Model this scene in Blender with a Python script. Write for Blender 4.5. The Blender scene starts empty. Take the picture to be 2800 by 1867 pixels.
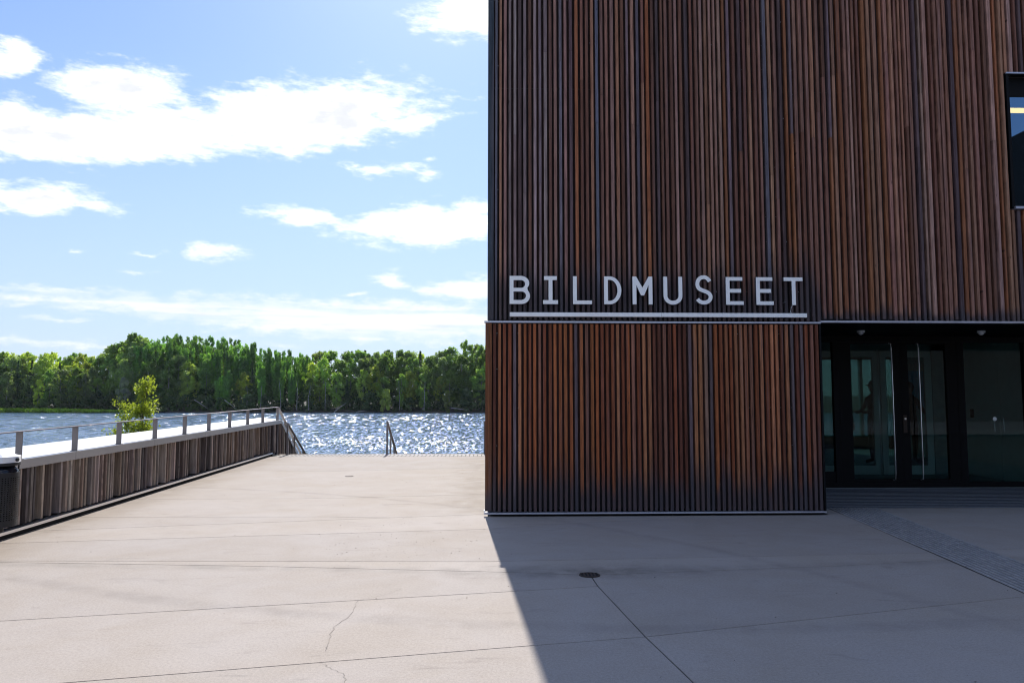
import bpy, bmesh, math, random
import numpy as np
from mathutils import Vector, Matrix
random.seed(7); RNG = np.random.default_rng(11)
C = bpy.context.scene.collection
R = math.radians
sc = bpy.context.scene

# ------------------------------------------------------------------ camera, sky, sun, exposure
cam_d = bpy.data.cameras.new('camera'); cam = bpy.data.objects.new('camera', cam_d); C.objects.link(cam)
cam_d.sensor_width = 36; cam_d.lens = 26.36; cam_d.clip_start = .05; cam_d.clip_end = 9000
cam.location = (0, 0, 1.6); cam.rotation_euler = (R(90 + 4.338), 0, R(-1.872))
sc.camera = cam
sc.cycles.pixel_filter_type = 'BLACKMAN_HARRIS'; sc.cycles.filter_width = 1.15
sc.view_settings.view_transform = 'Standard'; sc.view_settings.look = 'None'
sc.view_settings.exposure = 0.64; sc.view_settings.gamma = 1; sc.view_settings.use_curve_mapping = False
HAZE = .00005
SUN_EL, SUN_AZ = 41.0, -3.1          # azimuth from +Y, negative towards -X
sun_d = bpy.data.lights.new('sun', 'SUN'); sun_d.energy = 4.0; sun_d.angle = R(0.53); sun_d.color = (1, .955, .89)
sun = bpy.data.objects.new('sun', sun_d); C.objects.link(sun)
sdir = Vector((math.sin(R(SUN_AZ)) * math.cos(R(SUN_EL)), math.cos(R(SUN_AZ)) * math.cos(R(SUN_EL)), math.sin(R(SUN_EL))))
sun.rotation_euler = sdir.to_track_quat('Z', 'Y').to_euler(); sun.location = (0, 40, 60)

class NT:
    """small helper round a node tree"""
    def __init__(s, tree): s.t = tree; s.n = tree.nodes; s.l = tree.links
    def new(s, typ, **kw):
        n = s.n.new(typ)
        for k, v in kw.items(): setattr(n, k, v)
        return n
    def put(s, sock, v):
        if v is None: return
        if isinstance(v, bpy.types.NodeSocket): s.l.new(v, sock)
        elif isinstance(v, tuple) and sock.type == 'RGBA' and len(v) == 3: sock.default_value = (*v, 1)
        else: sock.default_value = v
    def math(s, op, a, b=None, c=None, clamp=False):
        n = s.new('ShaderNodeMath', operation=op, use_clamp=clamp)
        s.put(n.inputs[0], a); s.put(n.inputs[1], b); s.put(n.inputs[2], c); return n.outputs[0]
    def vmath(s, op, a, b=None):
        n = s.new('ShaderNodeVectorMath', operation=op)
        s.put(n.inputs[0], a); s.put(n.inputs[1], b)
        return n.outputs['Value'] if op in ('LENGTH', 'DOT_PRODUCT') else n.outputs[0]
    def xyz(s, x, y, z=0.0):
        n = s.new('ShaderNodeCombineXYZ'); s.put(n.inputs[0], x); s.put(n.inputs[1], y); s.put(n.inputs[2], z); return n.outputs[0]
    def sep(s, v):
        n = s.new('ShaderNodeSeparateXYZ'); s.put(n.inputs[0], v); return n.outputs
    def noise(s, v, scale, detail=4, rough=.55, dist=0.0, color=False, dim='3D'):
        n = s.new('ShaderNodeTexNoise', noise_dimensions=dim)
        s.put(n.inputs['Vector'], v); n.inputs['Scale'].default_value = scale; n.inputs['Detail'].default_value = detail
        n.inputs['Roughness'].default_value = rough; n.inputs['Distortion'].default_value = dist
        return n.outputs['Color' if color else 'Fac']
    def maprange(s, v, a, b, c=0.0, d=1.0, smooth=False):
        n = s.new('ShaderNodeMapRange', interpolation_type='SMOOTHSTEP' if smooth else 'LINEAR')
        s.put(n.inputs[0], v)
        for i, x in enumerate((a, b, c, d)): s.put(n.inputs[i + 1], x)
        return n.outputs[0]
    def mix(s, f, a, b, mode='MIX'):
        n = s.new('ShaderNodeMix', data_type='RGBA', blend_type=mode)
        s.put(n.inputs[0], f); s.put(n.inputs[6], a); s.put(n.inputs[7], b); return n.outputs[2]
    def ramp(s, f, stops, interp='LINEAR'):
        n = s.new('ShaderNodeValToRGB'); s.put(n.inputs[0], f); cr = n.color_ramp; cr.interpolation = interp
        while len(cr.elements) < len(stops): cr.elements.new(.5)
        for e, (p, c) in zip(cr.elements, stops): e.position = p; e.color = (*c, 1)
        return n.outputs[0]
    def scale(s, v, k):
        n = s.new('ShaderNodeMapping'); s.put(n.inputs[0], v); n.inputs[3].default_value = k; return n.outputs[0]
    def bump(s, h, strength=.3, dist=.01, normal=None):
        n = s.new('ShaderNodeBump'); n.inputs['Strength'].default_value = strength; n.inputs['Distance'].default_value = dist
        s.put(n.inputs['Height'], h); s.put(n.inputs['Normal'], normal); return n.outputs[0]

world = bpy.data.worlds.new('World'); sc.world = world; world.use_nodes = True
w = NT(world.node_tree); w.n.clear()
sky = w.new('ShaderNodeTexSky', sky_type='NISHITA'); sky.sun_disc = False
sky.sun_elevation = R(SUN_EL); sky.sun_rotation = R(SUN_AZ); sky.air_density = 1.0; sky.dust_density = .35; sky.ozone_density = 2.2
tc = w.new('ShaderNodeTexCoord').outputs['Generated']
x, y, z = w.sep(w.vmath('NORMALIZE', tc))
az = w.math('MULTIPLY', w.math('ARCTAN2', x, y), 57.29578); el = w.math('MULTIPLY', w.math('ARCSINE', z), 57.29578)
dirv = w.vmath('NORMALIZE', tc)
uv = w.xyz(az, el)
wob = w.vmath('MULTIPLY', w.vmath('SUBTRACT', w.noise(w.scale(dirv, (1, 1, 1.9)), 13, 6, .6, color=True), (.5, .5, .5)), (4.2, 1.7, 0))
uvw = w.vmath('ADD', uv, wob)
CLOUDS = [(-14.0, 20.3, 11.2, 2.75, 8.0), (-26.2, 20.5, 5.0, 2.0, 4.2), (-26.0, 17.5, 10.8, 1.95, 10.1), (-32.54, 16.91, 3.44, 1.75, 1.3),
 (-6.11, 20.4, 3.6, 1.0, 9.2), (-33.03, 21.04, 2.1, 1.25, 22.8), (-1.02, 27.86, 5.07, 2.03, 0.1), (-31.6, 12.7, 4.6, 1.1, 5),
 (-27.39, 12.67, 2.42, 0.52, -2.3), (-4.4, 13.1, 8.3, 1.8, 4.6), (-12.8, 13.25, 5.2, 0.65, 0), (-20.16, 10.22, 2.3, 0.8, 3.9),
 (-28.57, 9.8, 0.72, 0.14, 5.6), (-24.06, 9.89, 1.06, 0.15, 4.6), (-25.26, 8.68, 1.13, 0.17, 4.3), (-7.63, 8.91, 1.82, 0.77, 1.3),
 (-10.34, 7.97, 1.19, 0.22, 6.7), (-1.22, 8.33, 4.79, 1.11, 8.0), (-9.23, 5.9, 17, 1.75, -1.7), (-24.28, 6.37, 12, 0.9, -0.8),
 (-29.43, 5.28, 3.18, 0.29, 3.0), (-10.35, 17.23, 1.35, 0.31, -11.1), (-8.84, 16.85, 1.33, 0.47, 2.8), (-5.5, 16.89, 1.63, 0.47, -5.7),
 (-4.39, 17.9, 0.62, 0.24, 1.7), (-26.41, 3.6, 14.55, 0.34, 1.5)]
rc = random.Random(5)
for k in range(26):      # the same sort of fair-weather clouds all round the rest of the sky
    CLOUDS.append((rc.uniform(28, 308), rc.uniform(8, 62), rc.uniform(7, 20), rc.uniform(1.5, 4.5), rc.uniform(-8, 8)))
dmax = None
for (a, e, ra, rb, rot) in CLOUDS:
    if a > 180: a -= 360
    m = w.new('ShaderNodeMapping', vector_type='TEXTURE')
    w.put(m.inputs[0], uvw); m.inputs['Location'].default_value = (a, e, 0); m.inputs['Rotation'].default_value = (0, 0, R(rot))
    m.inputs['Scale'].default_value = (ra, rb, 1)
    d = w.math('MULTIPLY', w.math('SUBTRACT', 1.0, w.vmath('LENGTH', m.outputs[0])), max(.45, min(rb, 1.3)))
    dmax = d if dmax is None else w.math('MAXIMUM', dmax, d)
fine = w.math('SUBTRACT', w.noise(w.scale(dirv, (1, 1, 3.2)), 26, 9, .64), .5)
dens = w.math('ADD', dmax, w.math('MULTIPLY', fine, 2.1))
alpha = w.maprange(dens, -.10, .85, 0, 1, True)
streak = w.noise(w.xyz(w.math('MULTIPLY', az, .05), w.math('MULTIPLY', el, 1.1)), 1.3, 6, .6)      # thin layered cloud near the horizon
lowband = w.math('MULTIPLY', w.maprange(el, .5, 3.0, 1, 0, True), .35)
alpha = w.math('MAXIMUM', alpha, lowband)
thin = w.math('MULTIPLY', w.maprange(el, 8.0, 6.8, 0, 1, True), w.maprange(streak, .42, .62, 0, .62, True))
alpha = w.math('MULTIPLY', alpha, w.math('SUBTRACT', 1.0, w.math('MULTIPLY', thin, .85)))
gn = w.noise(w.scale(dirv, (1, 1, 3.2)), 9, 5, .55)
grey = w.math('MULTIPLY', w.maprange(dens, .35, 1.1, 0, 1, True), w.maprange(gn, .44, .66, 0, .95, True))
lowc = w.maprange(el, 6, 14, 1, 0, True)
ccol = w.mix(grey, w.mix(lowc, (11.0, 11.1, 11.3), (8.3, 8.4, 8.6)), w.mix(lowc, (6.7, 6.9, 7.3), (6.3, 6.6, 7.1)))
skyc = w.mix(1.0, sky.outputs[0], (.86, .99, 1.24), 'MULTIPLY')
hazy = w.mix(w.maprange(el, -2, 28, .82, .10, True), skyc, (4.6, 5.45, 7.0))
bg = w.new('ShaderNodeBackground'); w.put(bg.inputs[0], w.mix(alpha, hazy, ccol)); bg.inputs[1].default_value = 0.085
out = w.new('ShaderNodeOutputWorld'); w.l.new(bg.outputs[0], out.inputs[0])

# ------------------------------------------------------------------ materials
def mat(name):
    m = bpy.data.materials.new(name); m.use_nodes = True
    t = NT(m.node_tree); b = t.n['Principled BSDF']
    return m, t, b
def simple(name, col, rough=.6, metal=0.0, var=.12, scale=6.0, bump=0.0):
    m, t, b = mat(name)
    pos = t.new('ShaderNodeNewGeometry').outputs['Position']
    n = t.noise(pos, scale, 5, .6)
    c = t.mix(t.maprange(n, .3, .7), tuple(v * (1 - var) for v in col), tuple(min(1, v * (1 + var)) for v in col))
    t.put(b.inputs['Base Color'], c); b.inputs['Metallic'].default_value = metal
    t.put(b.inputs['Roughness'], t.maprange(n, .2, .8, rough * .85, min(1, rough * 1.15)))
    if bump: t.put(b.inputs['Normal'], t.bump(t.noise(pos, scale * 12, 4), bump, .004))
    return m
def wood(name, bottom=None, upper=False):
    """weathered cedar: the object's colour, long grain, knots, bottom end blackened by rain"""
    m, t, b = mat(name)
    oi = t.new('ShaderNodeObjectInfo'); pos = t.new('ShaderNodeNewGeometry').outputs['Position']
    px, py, pz = t.sep(pos)
    off = t.math('MULTIPLY', oi.outputs['Random'], 37.0)
    g = t.noise(t.xyz(t.math('ADD', t.math('MULTIPLY', px, 60.0), off), t.math('MULTIPLY', py, 60.0), t.math('ADD', t.math('MULTIPLY', pz, 1.1), off)), 1.0, 6, .6, .6)
    g2 = t.noise(t.xyz(t.math('ADD', t.math('MULTIPLY', px, 14.0), off), t.math('MULTIPLY', py, 14.0), t.math('ADD', t.math('MULTIPLY', pz, .55), off)), 1.0, 3, .5)
    col = t.mix(t.maprange(g, .34, .68), t.mix(1.0, oi.outputs['Color'], (.66, .6, .57), 'MULTIPLY'), t.mix(1.0, oi.outputs['Color'], (1.22, 1.2, 1.18), 'MULTIPLY'))
    rings = t.new('ShaderNodeTexWave', wave_type='RINGS', rings_direction='Y'); t.put(rings.inputs[0], t.xyz(t.math('MULTIPLY', t.math('ADD', px, off), 9.0), 0.0, t.math('ADD', t.math('MULTIPLY', pz, .8), off)))
    rings.inputs['Scale'].default_value = 5; rings.inputs['Distortion'].default_value = 4; rings.inputs['Detail'].default_value = 2
    has = t.maprange(t.math('FRACT', t.math('MULTIPLY', oi.outputs['Random'], 91.7)), .68, .72)
    col = t.mix(t.math('MULTIPLY', t.math('MULTIPLY', has, t.maprange(rings.outputs['Fac'], .35, .6)), .5), col, t.mix(1.0, col, (.42, .36, .34), 'MULTIPLY'))
    g3 = t.noise(t.xyz(t.math('ADD', t.math('MULTIPLY', px, 38.0), off), 0.0, t.math('ADD', t.math('MULTIPLY', pz, 3.2), off)), 1.0, 5, .65)
    col = t.mix(1.0, col, t.mix(t.maprange(g3, .32, .68), (.66, .64, .63), (1.3, 1.28, 1.26)), 'MULTIPLY')
    col = t.mix(t.maprange(g2, .54, .74, 0, .3), col, (.19, .15, .165))        # greyed patches
    knot = t.noise(t.xyz(t.math('ADD', t.math('MULTIPLY', px, 30.0), off), 0.0, t.math('MULTIPLY', t.math('ADD', pz, off), 9.0)), 1.0, 0)
    col = t.mix(t.maprange(knot, .83, .87, 0, .7), col, (.02, .015, .014))
    if bottom:
        z0, reach, xr = bottom
        n = t.noise(t.xyz(t.math('ADD', t.math('MULTIPLY', px, 11.0), off), 0.0, t.math('MULTIPLY', pz, 1.5)), 1.0, 4, .7)
        nn = t.noise(t.xyz(t.math('MULTIPLY', px, 1.3), 0.0, 0.0), 1.0, 2)
        hgt = t.math('MULTIPLY', t.math('ADD', .28, t.math('ADD', t.math('MULTIPLY', n, .95), t.math('MULTIPLY', nn, .25))), reach)
        hgt = t.math('MULTIPLY', hgt, t.math('ADD', .62, t.math('MULTIPLY', t.math('FRACT', t.math('MULTIPLY', oi.outputs['Random'], 53.3)), .75)))
        if xr: hgt = t.math('MULTIPLY', hgt, t.maprange(px, xr, xr + .1, 1, .22))
        stain = t.maprange(t.math('SUBTRACT', pz, z0), t.math('MULTIPLY', hgt, 1.25), t.math('MULTIPLY', hgt, .35), 0, .88, True)
        col = t.mix(stain, col, t.mix(g, (.045, .039, .044), (.085, .073, .082)))
    t.put(b.inputs['Base Color'], col); b.inputs['Roughness'].default_value = .72
    b.inputs['Specular IOR Level'].default_value = .3
    t.put(b.inputs['Normal'], t.bump(g, .35, .003))
    return m
M = {}
M['wood_low'] = wood('cedar_lower', (.06, .62, None))
M['wood_up'] = wood('cedar_upper', (2.67, .95, 4.66))
M['wood_wall'] = wood('cedar_grey')
def boards(name, dark, light, z0, reach, xr=None):
    m, t, b = mat(name)
    pos = t.new('ShaderNodeNewGeometry').outputs['Position']; px, py, pz = t.sep(pos)
    cell = t.new('ShaderNodeTexWhiteNoise', noise_dimensions='2D'); t.put(cell.inputs['Vector'], t.xyz(t.math('FLOOR', t.math('DIVIDE', t.math('ADD', px, py), .0735)), t.math('FLOOR', t.math('DIVIDE', pz, 3.04))))
    g = t.noise(t.xyz(t.math('MULTIPLY', px, 70.0), t.math('MULTIPLY', py, 70.0), pz), 1.0, 5, .6)
    c = t.mix(cell.outputs['Value'], dark, light); c = t.mix(t.maprange(g, .3, .7, 0, .45), c, t.mix(1.0, c, (.45, .4, .4), 'MULTIPLY'))
    c = t.mix(1.0, c, (.26, .22, .21), 'MULTIPLY')  # boards darkened all over: shade between the slats put into their colour
    n = t.noise(t.xyz(t.math('MULTIPLY', px, 9.0), 0.0, t.math('MULTIPLY', pz, 1.5)), 1.0, 4, .7)
    hgt = t.math('MULTIPLY', t.math('ADD', .35, t.math('MULTIPLY', n, .9)), reach)
    if xr: hgt = t.math('MULTIPLY', hgt, t.maprange(px, xr, xr + .1, 1, .22))
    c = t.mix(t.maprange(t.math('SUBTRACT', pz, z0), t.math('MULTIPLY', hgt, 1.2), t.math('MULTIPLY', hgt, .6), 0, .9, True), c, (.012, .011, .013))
    t.put(b.inputs['Base Color'], c); b.inputs['Roughness'].default_value = .8
    return m
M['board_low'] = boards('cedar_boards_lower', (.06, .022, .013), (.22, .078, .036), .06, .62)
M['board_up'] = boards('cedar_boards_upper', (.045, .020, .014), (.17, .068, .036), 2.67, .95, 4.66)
M['steel'] = simple('brushed_steel', (.80, .80, .82), .3, .9, .06, 3)
M['alu'] = simple('galvanised_sheet', (.66, .65, .64), .45, .25, .08, 2.2)  # ledge metal in a lighter copy, full sun put into its colour
M['fascia'] = simple('fascia_sheet', (.40, .375, .355), .5, .3, .12, 1.7)  # same ledge metal in a darker copy, shaded front put into its colour
M['post'] = simple('rail_steel', (.21, .185, .175), .5, .25, .15, 5)
M['trim'] = simple('facade_trim', (.52, .52, .58), .4, .7, .1, 3)
M['black'] = simple('black_frame', (.004, .004, .005), .55, 0, .2, 4); M['black'].node_tree.nodes['Principled BSDF'].inputs['Specular IOR Level'].default_value = .15
M['dark'] = simple('dark_void', (.01, .01, .011), .9)  # near-black, the shade inside gaps and slots put into the colour
M['core'] = simple('building_core', (.06, .055, .05), .9)
M['letter'] = simple('letter_face', (.95, .94, .91), .3, 0, .05, 7)
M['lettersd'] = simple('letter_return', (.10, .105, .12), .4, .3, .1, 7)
M['iron'] = simple('rusty_iron', (.055, .038, .030), .75, .3, .35, 25, .3)
M['white'] = simple('white_paint', (.75, .76, .78), .45, 0, .08, 9)
M['hall'] = simple('hall_wall', (.34, .38, .36), .7)
M['hallf'] = simple('hall_floor', (.28, .32, .32), .4)
M['greenw'] = simple('cupboard_paint', (.68, .76, .70), .6, 0, .05)
M['blue'] = simple('blue_screen', (.03, .50, .80), .5)
M['tealw'] = simple('teal_partition', (.32, .58, .54), .6)
M['bark'] = simple('bark', (.085, .065, .045), .9, 0, .4, 3)
M['birchbark'] = simple('birch_bark', (.28, .26, .23), .8, 0, .5, 2)
M['deadwood'] = simple('bleached_deadwood', (.38, .34, .30), .8, 0, .2, 2)
M['cloth'] = simple('dark_cloth', (.018, .018, .022), .85)
M['skin'] = simple('skin', (.30, .17, .12), .5)
M['plastic'] = simple('bag_plastic', (.008, .009, .014), .12)
M['bin'] = simple('bin_metal', (.018, .018, .020), .45, .4, .2, 20)
M['nb'] = simple('neighbour_brick', (.085, .072, .066), .9)
M['nbroof'] = simple('neighbour_roof', (.012, .012, .014), .95); M['nbroof'].node_tree.nodes['Principled BSDF'].inputs['Specular IOR Level'].default_value = .05

def concrete(name, base=(.438, .390, .352), tread=False):
    m, t, b = mat(name)
    pos = t.new('ShaderNodeNewGeometry').outputs['Position']; px, py, pz = t.sep(pos)
    big = t.noise(pos, .8, 6, .65, .5); mid = t.noise(pos, 2.3, 6, .7, .3); fine = t.noise(pos, 130, 3, .7); grit = t.noise(pos, 52, 3, .8)
    c = t.mix(t.maprange(big, .38, .68, 0, .55), base, tuple(v * k for v, k in zip(base, (.88, .83, .74))))
    c = t.mix(t.maprange(mid, .45, .75, 0, .32), c, tuple(v * k for v, k in zip(base, (.82, .79, .74))))
    oi = t.new('ShaderNodeObjectInfo'); c = t.mix(1.0, c, t.mix(oi.outputs['Random'], (.955, .955, .96), (1.03, 1.025, 1.02)), 'MULTIPLY')
    c = t.mix(1.0, c, t.mix(t.maprange(grit, .25, .75), (.82, .82, .825), (1.15, 1.15, 1.145)), 'MULTIPLY')
    c = t.mix(1.0, c, t.mix(t.maprange(fine, .2, .8), (.78, .78, .79), (1.18, 1.18, 1.17)), 'MULTIPLY')
    vor = t.new('ShaderNodeTexVoronoi'); t.put(vor.inputs['Vector'], pos); vor.inputs['Scale'].default_value = 55
    c = t.mix(t.maprange(vor.outputs['Distance'], .05, .12, .30, 0), c, t.mix(t.sep(vor.outputs['Color'])[0], (.10, .09, .085), (.66, .64, .62)))
    # ground-in dirt: along the wall foot, round the drain and its run-off line
    wl = t.math('SUBTRACT', px, t.math('SUBTRACT', -5.15, t.math('MULTIPLY', py, .0425)))
    d1 = t.math('MULTIPLY', t.maprange(wl, 0, 1.0, 1, 0, True), t.maprange(mid, .25, .7, .25, .75))
    c = t.mix(d1, c, (.235, .19, .15))
    dd = t.vmath('LENGTH', t.vmath('MULTIPLY', t.vmath('SUBTRACT', pos, (.93, 7.08, 0)), (.55, 2.4, 0)))
    d2 = t.math('MULTIPLY', t.maprange(dd, .1, 1.0, 1, 0, True), t.maprange(mid, .35, .6, 0, .85))
    c = t.mix(t.math('MULTIPLY', d2, .7), c, (.15, .135, .12))
    run = t.math('ABSOLUTE', t.math('SUBTRACT', py, t.math('ADD', 7.02, t.math('MULTIPLY', t.math('ABSOLUTE', t.math('SUBTRACT', px, .93)), .1))))
    d3 = t.math('MULTIPLY', t.maprange(run, .02, .2, 1, 0, True), t.maprange(t.noise(pos, 3.3, 5), .35, .62, 0, .5))
    c = t.mix(t.math('MULTIPLY', d3, .7), c, (.22, .20, .175))
    bl = t.math('MULTIPLY', t.maprange(px, -1.1, 0, 0, 1, True), t.maprange(py, 10, 11.5, 0, 1, True))
    c = t.mix(t.math('MULTIPLY', bl, t.maprange(mid, .35, .7, .12, .6)), c, (.25, .21, .165))
    arc_ = t.math('ABSOLUTE', t.math('SUBTRACT', t.vmath('LENGTH', t.vmath('SUBTRACT', pos, (2.0, 17.5, 0))), 12.2))
    arc2 = t.math('ABSOLUTE', t.math('SUBTRACT', t.vmath('LENGTH', t.vmath('SUBTRACT', pos, (-9.0, 1.0, 0))), 13.4))
    am = t.math('MAXIMUM', t.maprange(arc_, .03, .16, 1, 0, True), t.maprange(arc2, .02, .13, 1, 0, True))
    c = t.mix(t.math('MULTIPLY', am, t.maprange(mid, .35, .65, .04, .26)), c, (.20, .18, .165))
    smear = t.noise(t.scale(pos, (1.2, 4.5, 1)), 1.5, 6, .6, 1.2)
    c = t.mix(t.maprange(smear, .60, .76, 0, .34), c, (.17, .155, .145))
    t.put(b.inputs['Base Color'], c); t.put(b.inputs['Roughness'], t.maprange(mid, .3, .7, .80, .86))
    b.inputs['Specular IOR Level'].default_value = .15
    t.put(b.inputs['Normal'], t.bump(t.math('ADD', fine, t.math('MULTIPLY', grit, .8)), .25, .0015))
    return m
M['conc'] = concrete('plaza_concrete')
M['square'] = simple('square_paving', (.26, .26, .27), .85, 0, .15, 1.5)  # for the unseen paving that bounces sun onto the facade
M['ribbase'] = simple('strip_groove', (.05, .046, .044), .95)
M['joint'] = simple('joint_dirt', (.035, .03, .025), .95)
M['paver'] = simple('ribbed_stone', (.27, .245, .22), .75, 0, .18, 8, .4)
M['matbar'] = simple('mat_bar', (.16, .17, .19), .6, .2, .2, 14)
M['ribbar'] = simple('guide_strip_bar', (.36, .35, .345), .8, 0, .25, 10, .4)
M['earth'] = simple('bank_earth', (.06, .055, .035), .95, 0, .3, .8)
M['asphalt'] = simple('asphalt', (.05, .05, .052), .9, 0, .2, 2)
M['grass'] = simple('grass', (.10, .17, .03), .8, 0, .3, .2)

def leaf(name, trans=.5, var=.35, rough=.5, scl=.35):
    m, t, b = mat(name)
    oi = t.new('ShaderNodeObjectInfo'); pos = t.new('ShaderNodeNewGeometry').outputs['Position']
    n = t.noise(pos, scl, 4, .7)
    c = t.mix(1.0, oi.outputs['Color'], t.mix(t.maprange(n, .3, .7), (1 - var, 1 - var, 1 - var * .6), (1 + var * 1.2, 1 + var, 1.0)), 'MULTIPLY')
    t.put(b.inputs['Base Color'], c); b.inputs['Roughness'].default_value = rough; b.inputs['Specular IOR Level'].default_value = .35
    tr = t.new('ShaderNodeBsdfTranslucent'); t.put(tr.inputs[0], t.mix(1.0, c, (1.65, 1.75, .7), 'MULTIPLY'))
    mx = t.new('ShaderNodeMixShader'); mx.inputs[0].default_value = trans
    t.l.new(b.outputs[0], mx.inputs[1]); t.l.new(tr.outputs[0], mx.inputs[2]); t.l.new(mx.outputs[0], t.n['Material Output'].inputs[0])
    return m
M['leaf_far'] = leaf('far_leaves', .45, .42)
M['leaf_near'] = leaf('near_leaves', .5, .35, .4, 9)
def glass(name, tint, refl=1.0, gcol=(.9, .95, 1)):
    m, t, b = mat(name)
    tr = t.new('ShaderNodeBsdfTransparent'); tr.inputs[0].default_value = (*tint, 1)
    gl = t.new('ShaderNodeBsdfGlossy'); gl.inputs['Roughness'].default_value = .01; gl.inputs[0].default_value = (*gcol, 1)
    fr = t.new('ShaderNodeFresnel'); fr.inputs[0].default_value = 1.5
    mx = t.new('ShaderNodeMixShader'); back = t.new('ShaderNodeNewGeometry').outputs['Backfacing']
    t.put(mx.inputs[0], t.math('MULTIPLY', t.math('MULTIPLY', fr.outputs[0], refl, clamp=True), t.math('SUBTRACT', 1.0, back)))
    t.l.new(tr.outputs[0], mx.inputs[1]); t.l.new(gl.outputs[0], mx.inputs[2]); t.l.new(mx.outputs[0], t.n['Material Output'].inputs[0])
    return m
M['glass'] = glass('door_glass', (.60, .70, .70), .5); M['glass2'] = glass('inner_glass', (.75, .82, .82)); M['rglass'] = glass('rear_tinted_glass', (.28, .37, .35)); M['wglass'] = glass('window_glass', (.34, .38, .40), 7.0, (.42, .70, 1))
m, t, b = mat('strip_light'); b.inputs['Emission Color'].default_value = (1, .60, .16, 1); b.inputs['Emission Strength'].default_value = 9; M['lamp'] = m
# water
m, t, b = mat('river_water')
pos = t.new('ShaderNodeNewGeometry').outputs['Position']
wy = t.sep(pos)[1]
def waves(k, d): return t.vmath('SUBTRACT', t.noise(t.scale(pos, k), 1.0, d, .62, .35, color=True), (.5, .5, .5))
near, midw, farw = waves((4.4, .85, 1), 3), waves((2.3, .30, 1), 2.5), waves((1.6, .13, 1), 2)
mixw = t.mix(t.maprange(wy, 80, 115), near, midw); mixw = t.mix(t.maprange(wy, 130, 175), mixw, farw)
gust = t.noise(t.scale(pos, (.35, 1.0, 1)), .045, 4, .6)
sl = t.vmath('MULTIPLY', mixw, (3.3, 2.1, 0))
sl = t.vmath('MULTIPLY', sl, t.xyz(t.maprange(gust, .35, .65, .7, 1.2), t.maprange(gust, .35, .65, .7, 1.2), 0.0))
nrm = t.vmath('NORMALIZE', t.vmath('ADD', sl, (0, -.06, 1)))
t.put(b.inputs['Base Color'], (.125, .20, .30)); b.inputs['Roughness'].default_value = .10; b.inputs['IOR'].default_value = 1.333
t.put(b.inputs['Normal'], nrm); M['water'] = m

# ------------------------------------------------------------------ mesh helpers
class MB:
    def __init__(s): s.v = []; s.f = []; s.mi = []
    def quad(s, a, b, c, d, mi=0):
        n = len(s.v); s.v += [a, b, c, d]; s.f.append((n, n + 1, n + 2, n + 3)); s.mi.append(mi)
    def box(s, x0, x1, y0, y1, z0, z1, mi=0):
        n = len(s.v)
        s.v += [(x0, y0, z0), (x1, y0, z0), (x1, y1, z0), (x0, y1, z0), (x0, y0, z1), (x1, y0, z1), (x1, y1, z1), (x0, y1, z1)]
        for f in ((0, 3, 2, 1), (4, 5, 6, 7), (0, 1, 5, 4), (1, 2, 6, 5), (2, 3, 7, 6), (3, 0, 4, 7)):
            s.f.append(tuple(n + i for i in f)); s.mi.append(mi)
        return s
    def hexa(s, p, mi=0):
        """eight corners: four below, four above, both counter-clockwise seen from above"""
        n = len(s.v); s.v += [tuple(q) for q in p]
        for f in ((0, 3, 2, 1), (4, 5, 6, 7), (0, 1, 5, 4), (1, 2, 6, 5), (2, 3, 7, 6), (3, 0, 4, 7)):
            s.f.append(tuple(n + i for i in f)); s.mi.append(mi)
        return s
    def tube(s, pts, radii, seg=8, mi=0, cap=True):
        rings = []
        for i, p in enumerate(pts):
            p = Vector(p); d = (Vector(pts[min(i + 1, len(pts) - 1)]) - Vector(pts[max(i - 1, 0)])).normalized()
            a = d.orthogonal().normalized() if abs(d.z) < .95 else d.cross(Vector((0, 1, 0))).normalized(); bb = d.cross(a)
            r = radii[i] if isinstance(radii, (list, tuple)) else radii
            rings.append([tuple(p + a * math.cos(2 * math.pi * k / seg) * r + bb * math.sin(2 * math.pi * k / seg) * r) for k in range(seg)])
        n = len(s.v)
        for rg in rings: s.v += rg
        for i in range(len(rings) - 1):
            for k in range(seg):
                k2 = (k + 1) % seg
                s.f.append((n + i * seg + k, n + i * seg + k2, n + (i + 1) * seg + k2, n + (i + 1) * seg + k)); s.mi.append(mi)
        if cap:
            s.f.append(tuple(n + k for k in range(seg))[::-1]); s.mi.append(mi)
            s.f.append(tuple(n + (len(rings) - 1) * seg + k for k in range(seg))); s.mi.append(mi)
        return s
    def mesh(s, name, mats):
        me = bpy.data.meshes.new(name); me.from_pydata(s.v, [], s.f)
        for mm in (mats if isinstance(mats, (list, tuple)) else [mats]): me.materials.append(mm)
        if any(s.mi): me.polygons.foreach_set('material_index', s.mi)
        me.update(); return me
    def build(s, name, mats, parent=None, loc=None, smooth=False):
        me = s.mesh(name, mats)
        if smooth: me.polygons.foreach_set('use_smooth', [True] * len(me.polygons))
        return link(name, me, parent, loc)
def link(name, me, parent=None, loc=None):
    o = bpy.data.objects.new(name, me); C.objects.link(o)
    if parent: o.parent = parent
    if loc: o.location = loc
    return o
def box(name, x0, x1, y0, y1, z0, z1, mt, parent=None):
    return MB().box(x0, x1, y0, y1, z0, z1).build(name, mt, parent)
def tag(o, label=None, cat=None, group=None, kind=None):
    for k, v in (('label', label), ('category', cat), ('group', group), ('kind', kind)):
        if v: o[k] = v
    return o
def empty(name, loc, label=None, cat=None, group=None, kind=None):
    o = bpy.data.objects.new(name, None); C.objects.link(o); o.location = loc; o.empty_display_size = .3
    return tag(o, label, cat, group, kind)
def part(mb, name, mt, root, **kw):
    """a part of a thing: geometry given in world metres, stored relative to its thing"""
    o = mb.build(name, mt, root, **kw); l = Vector(root.location)
    o.data.transform(Matrix.Translation(-l)); return o
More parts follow.
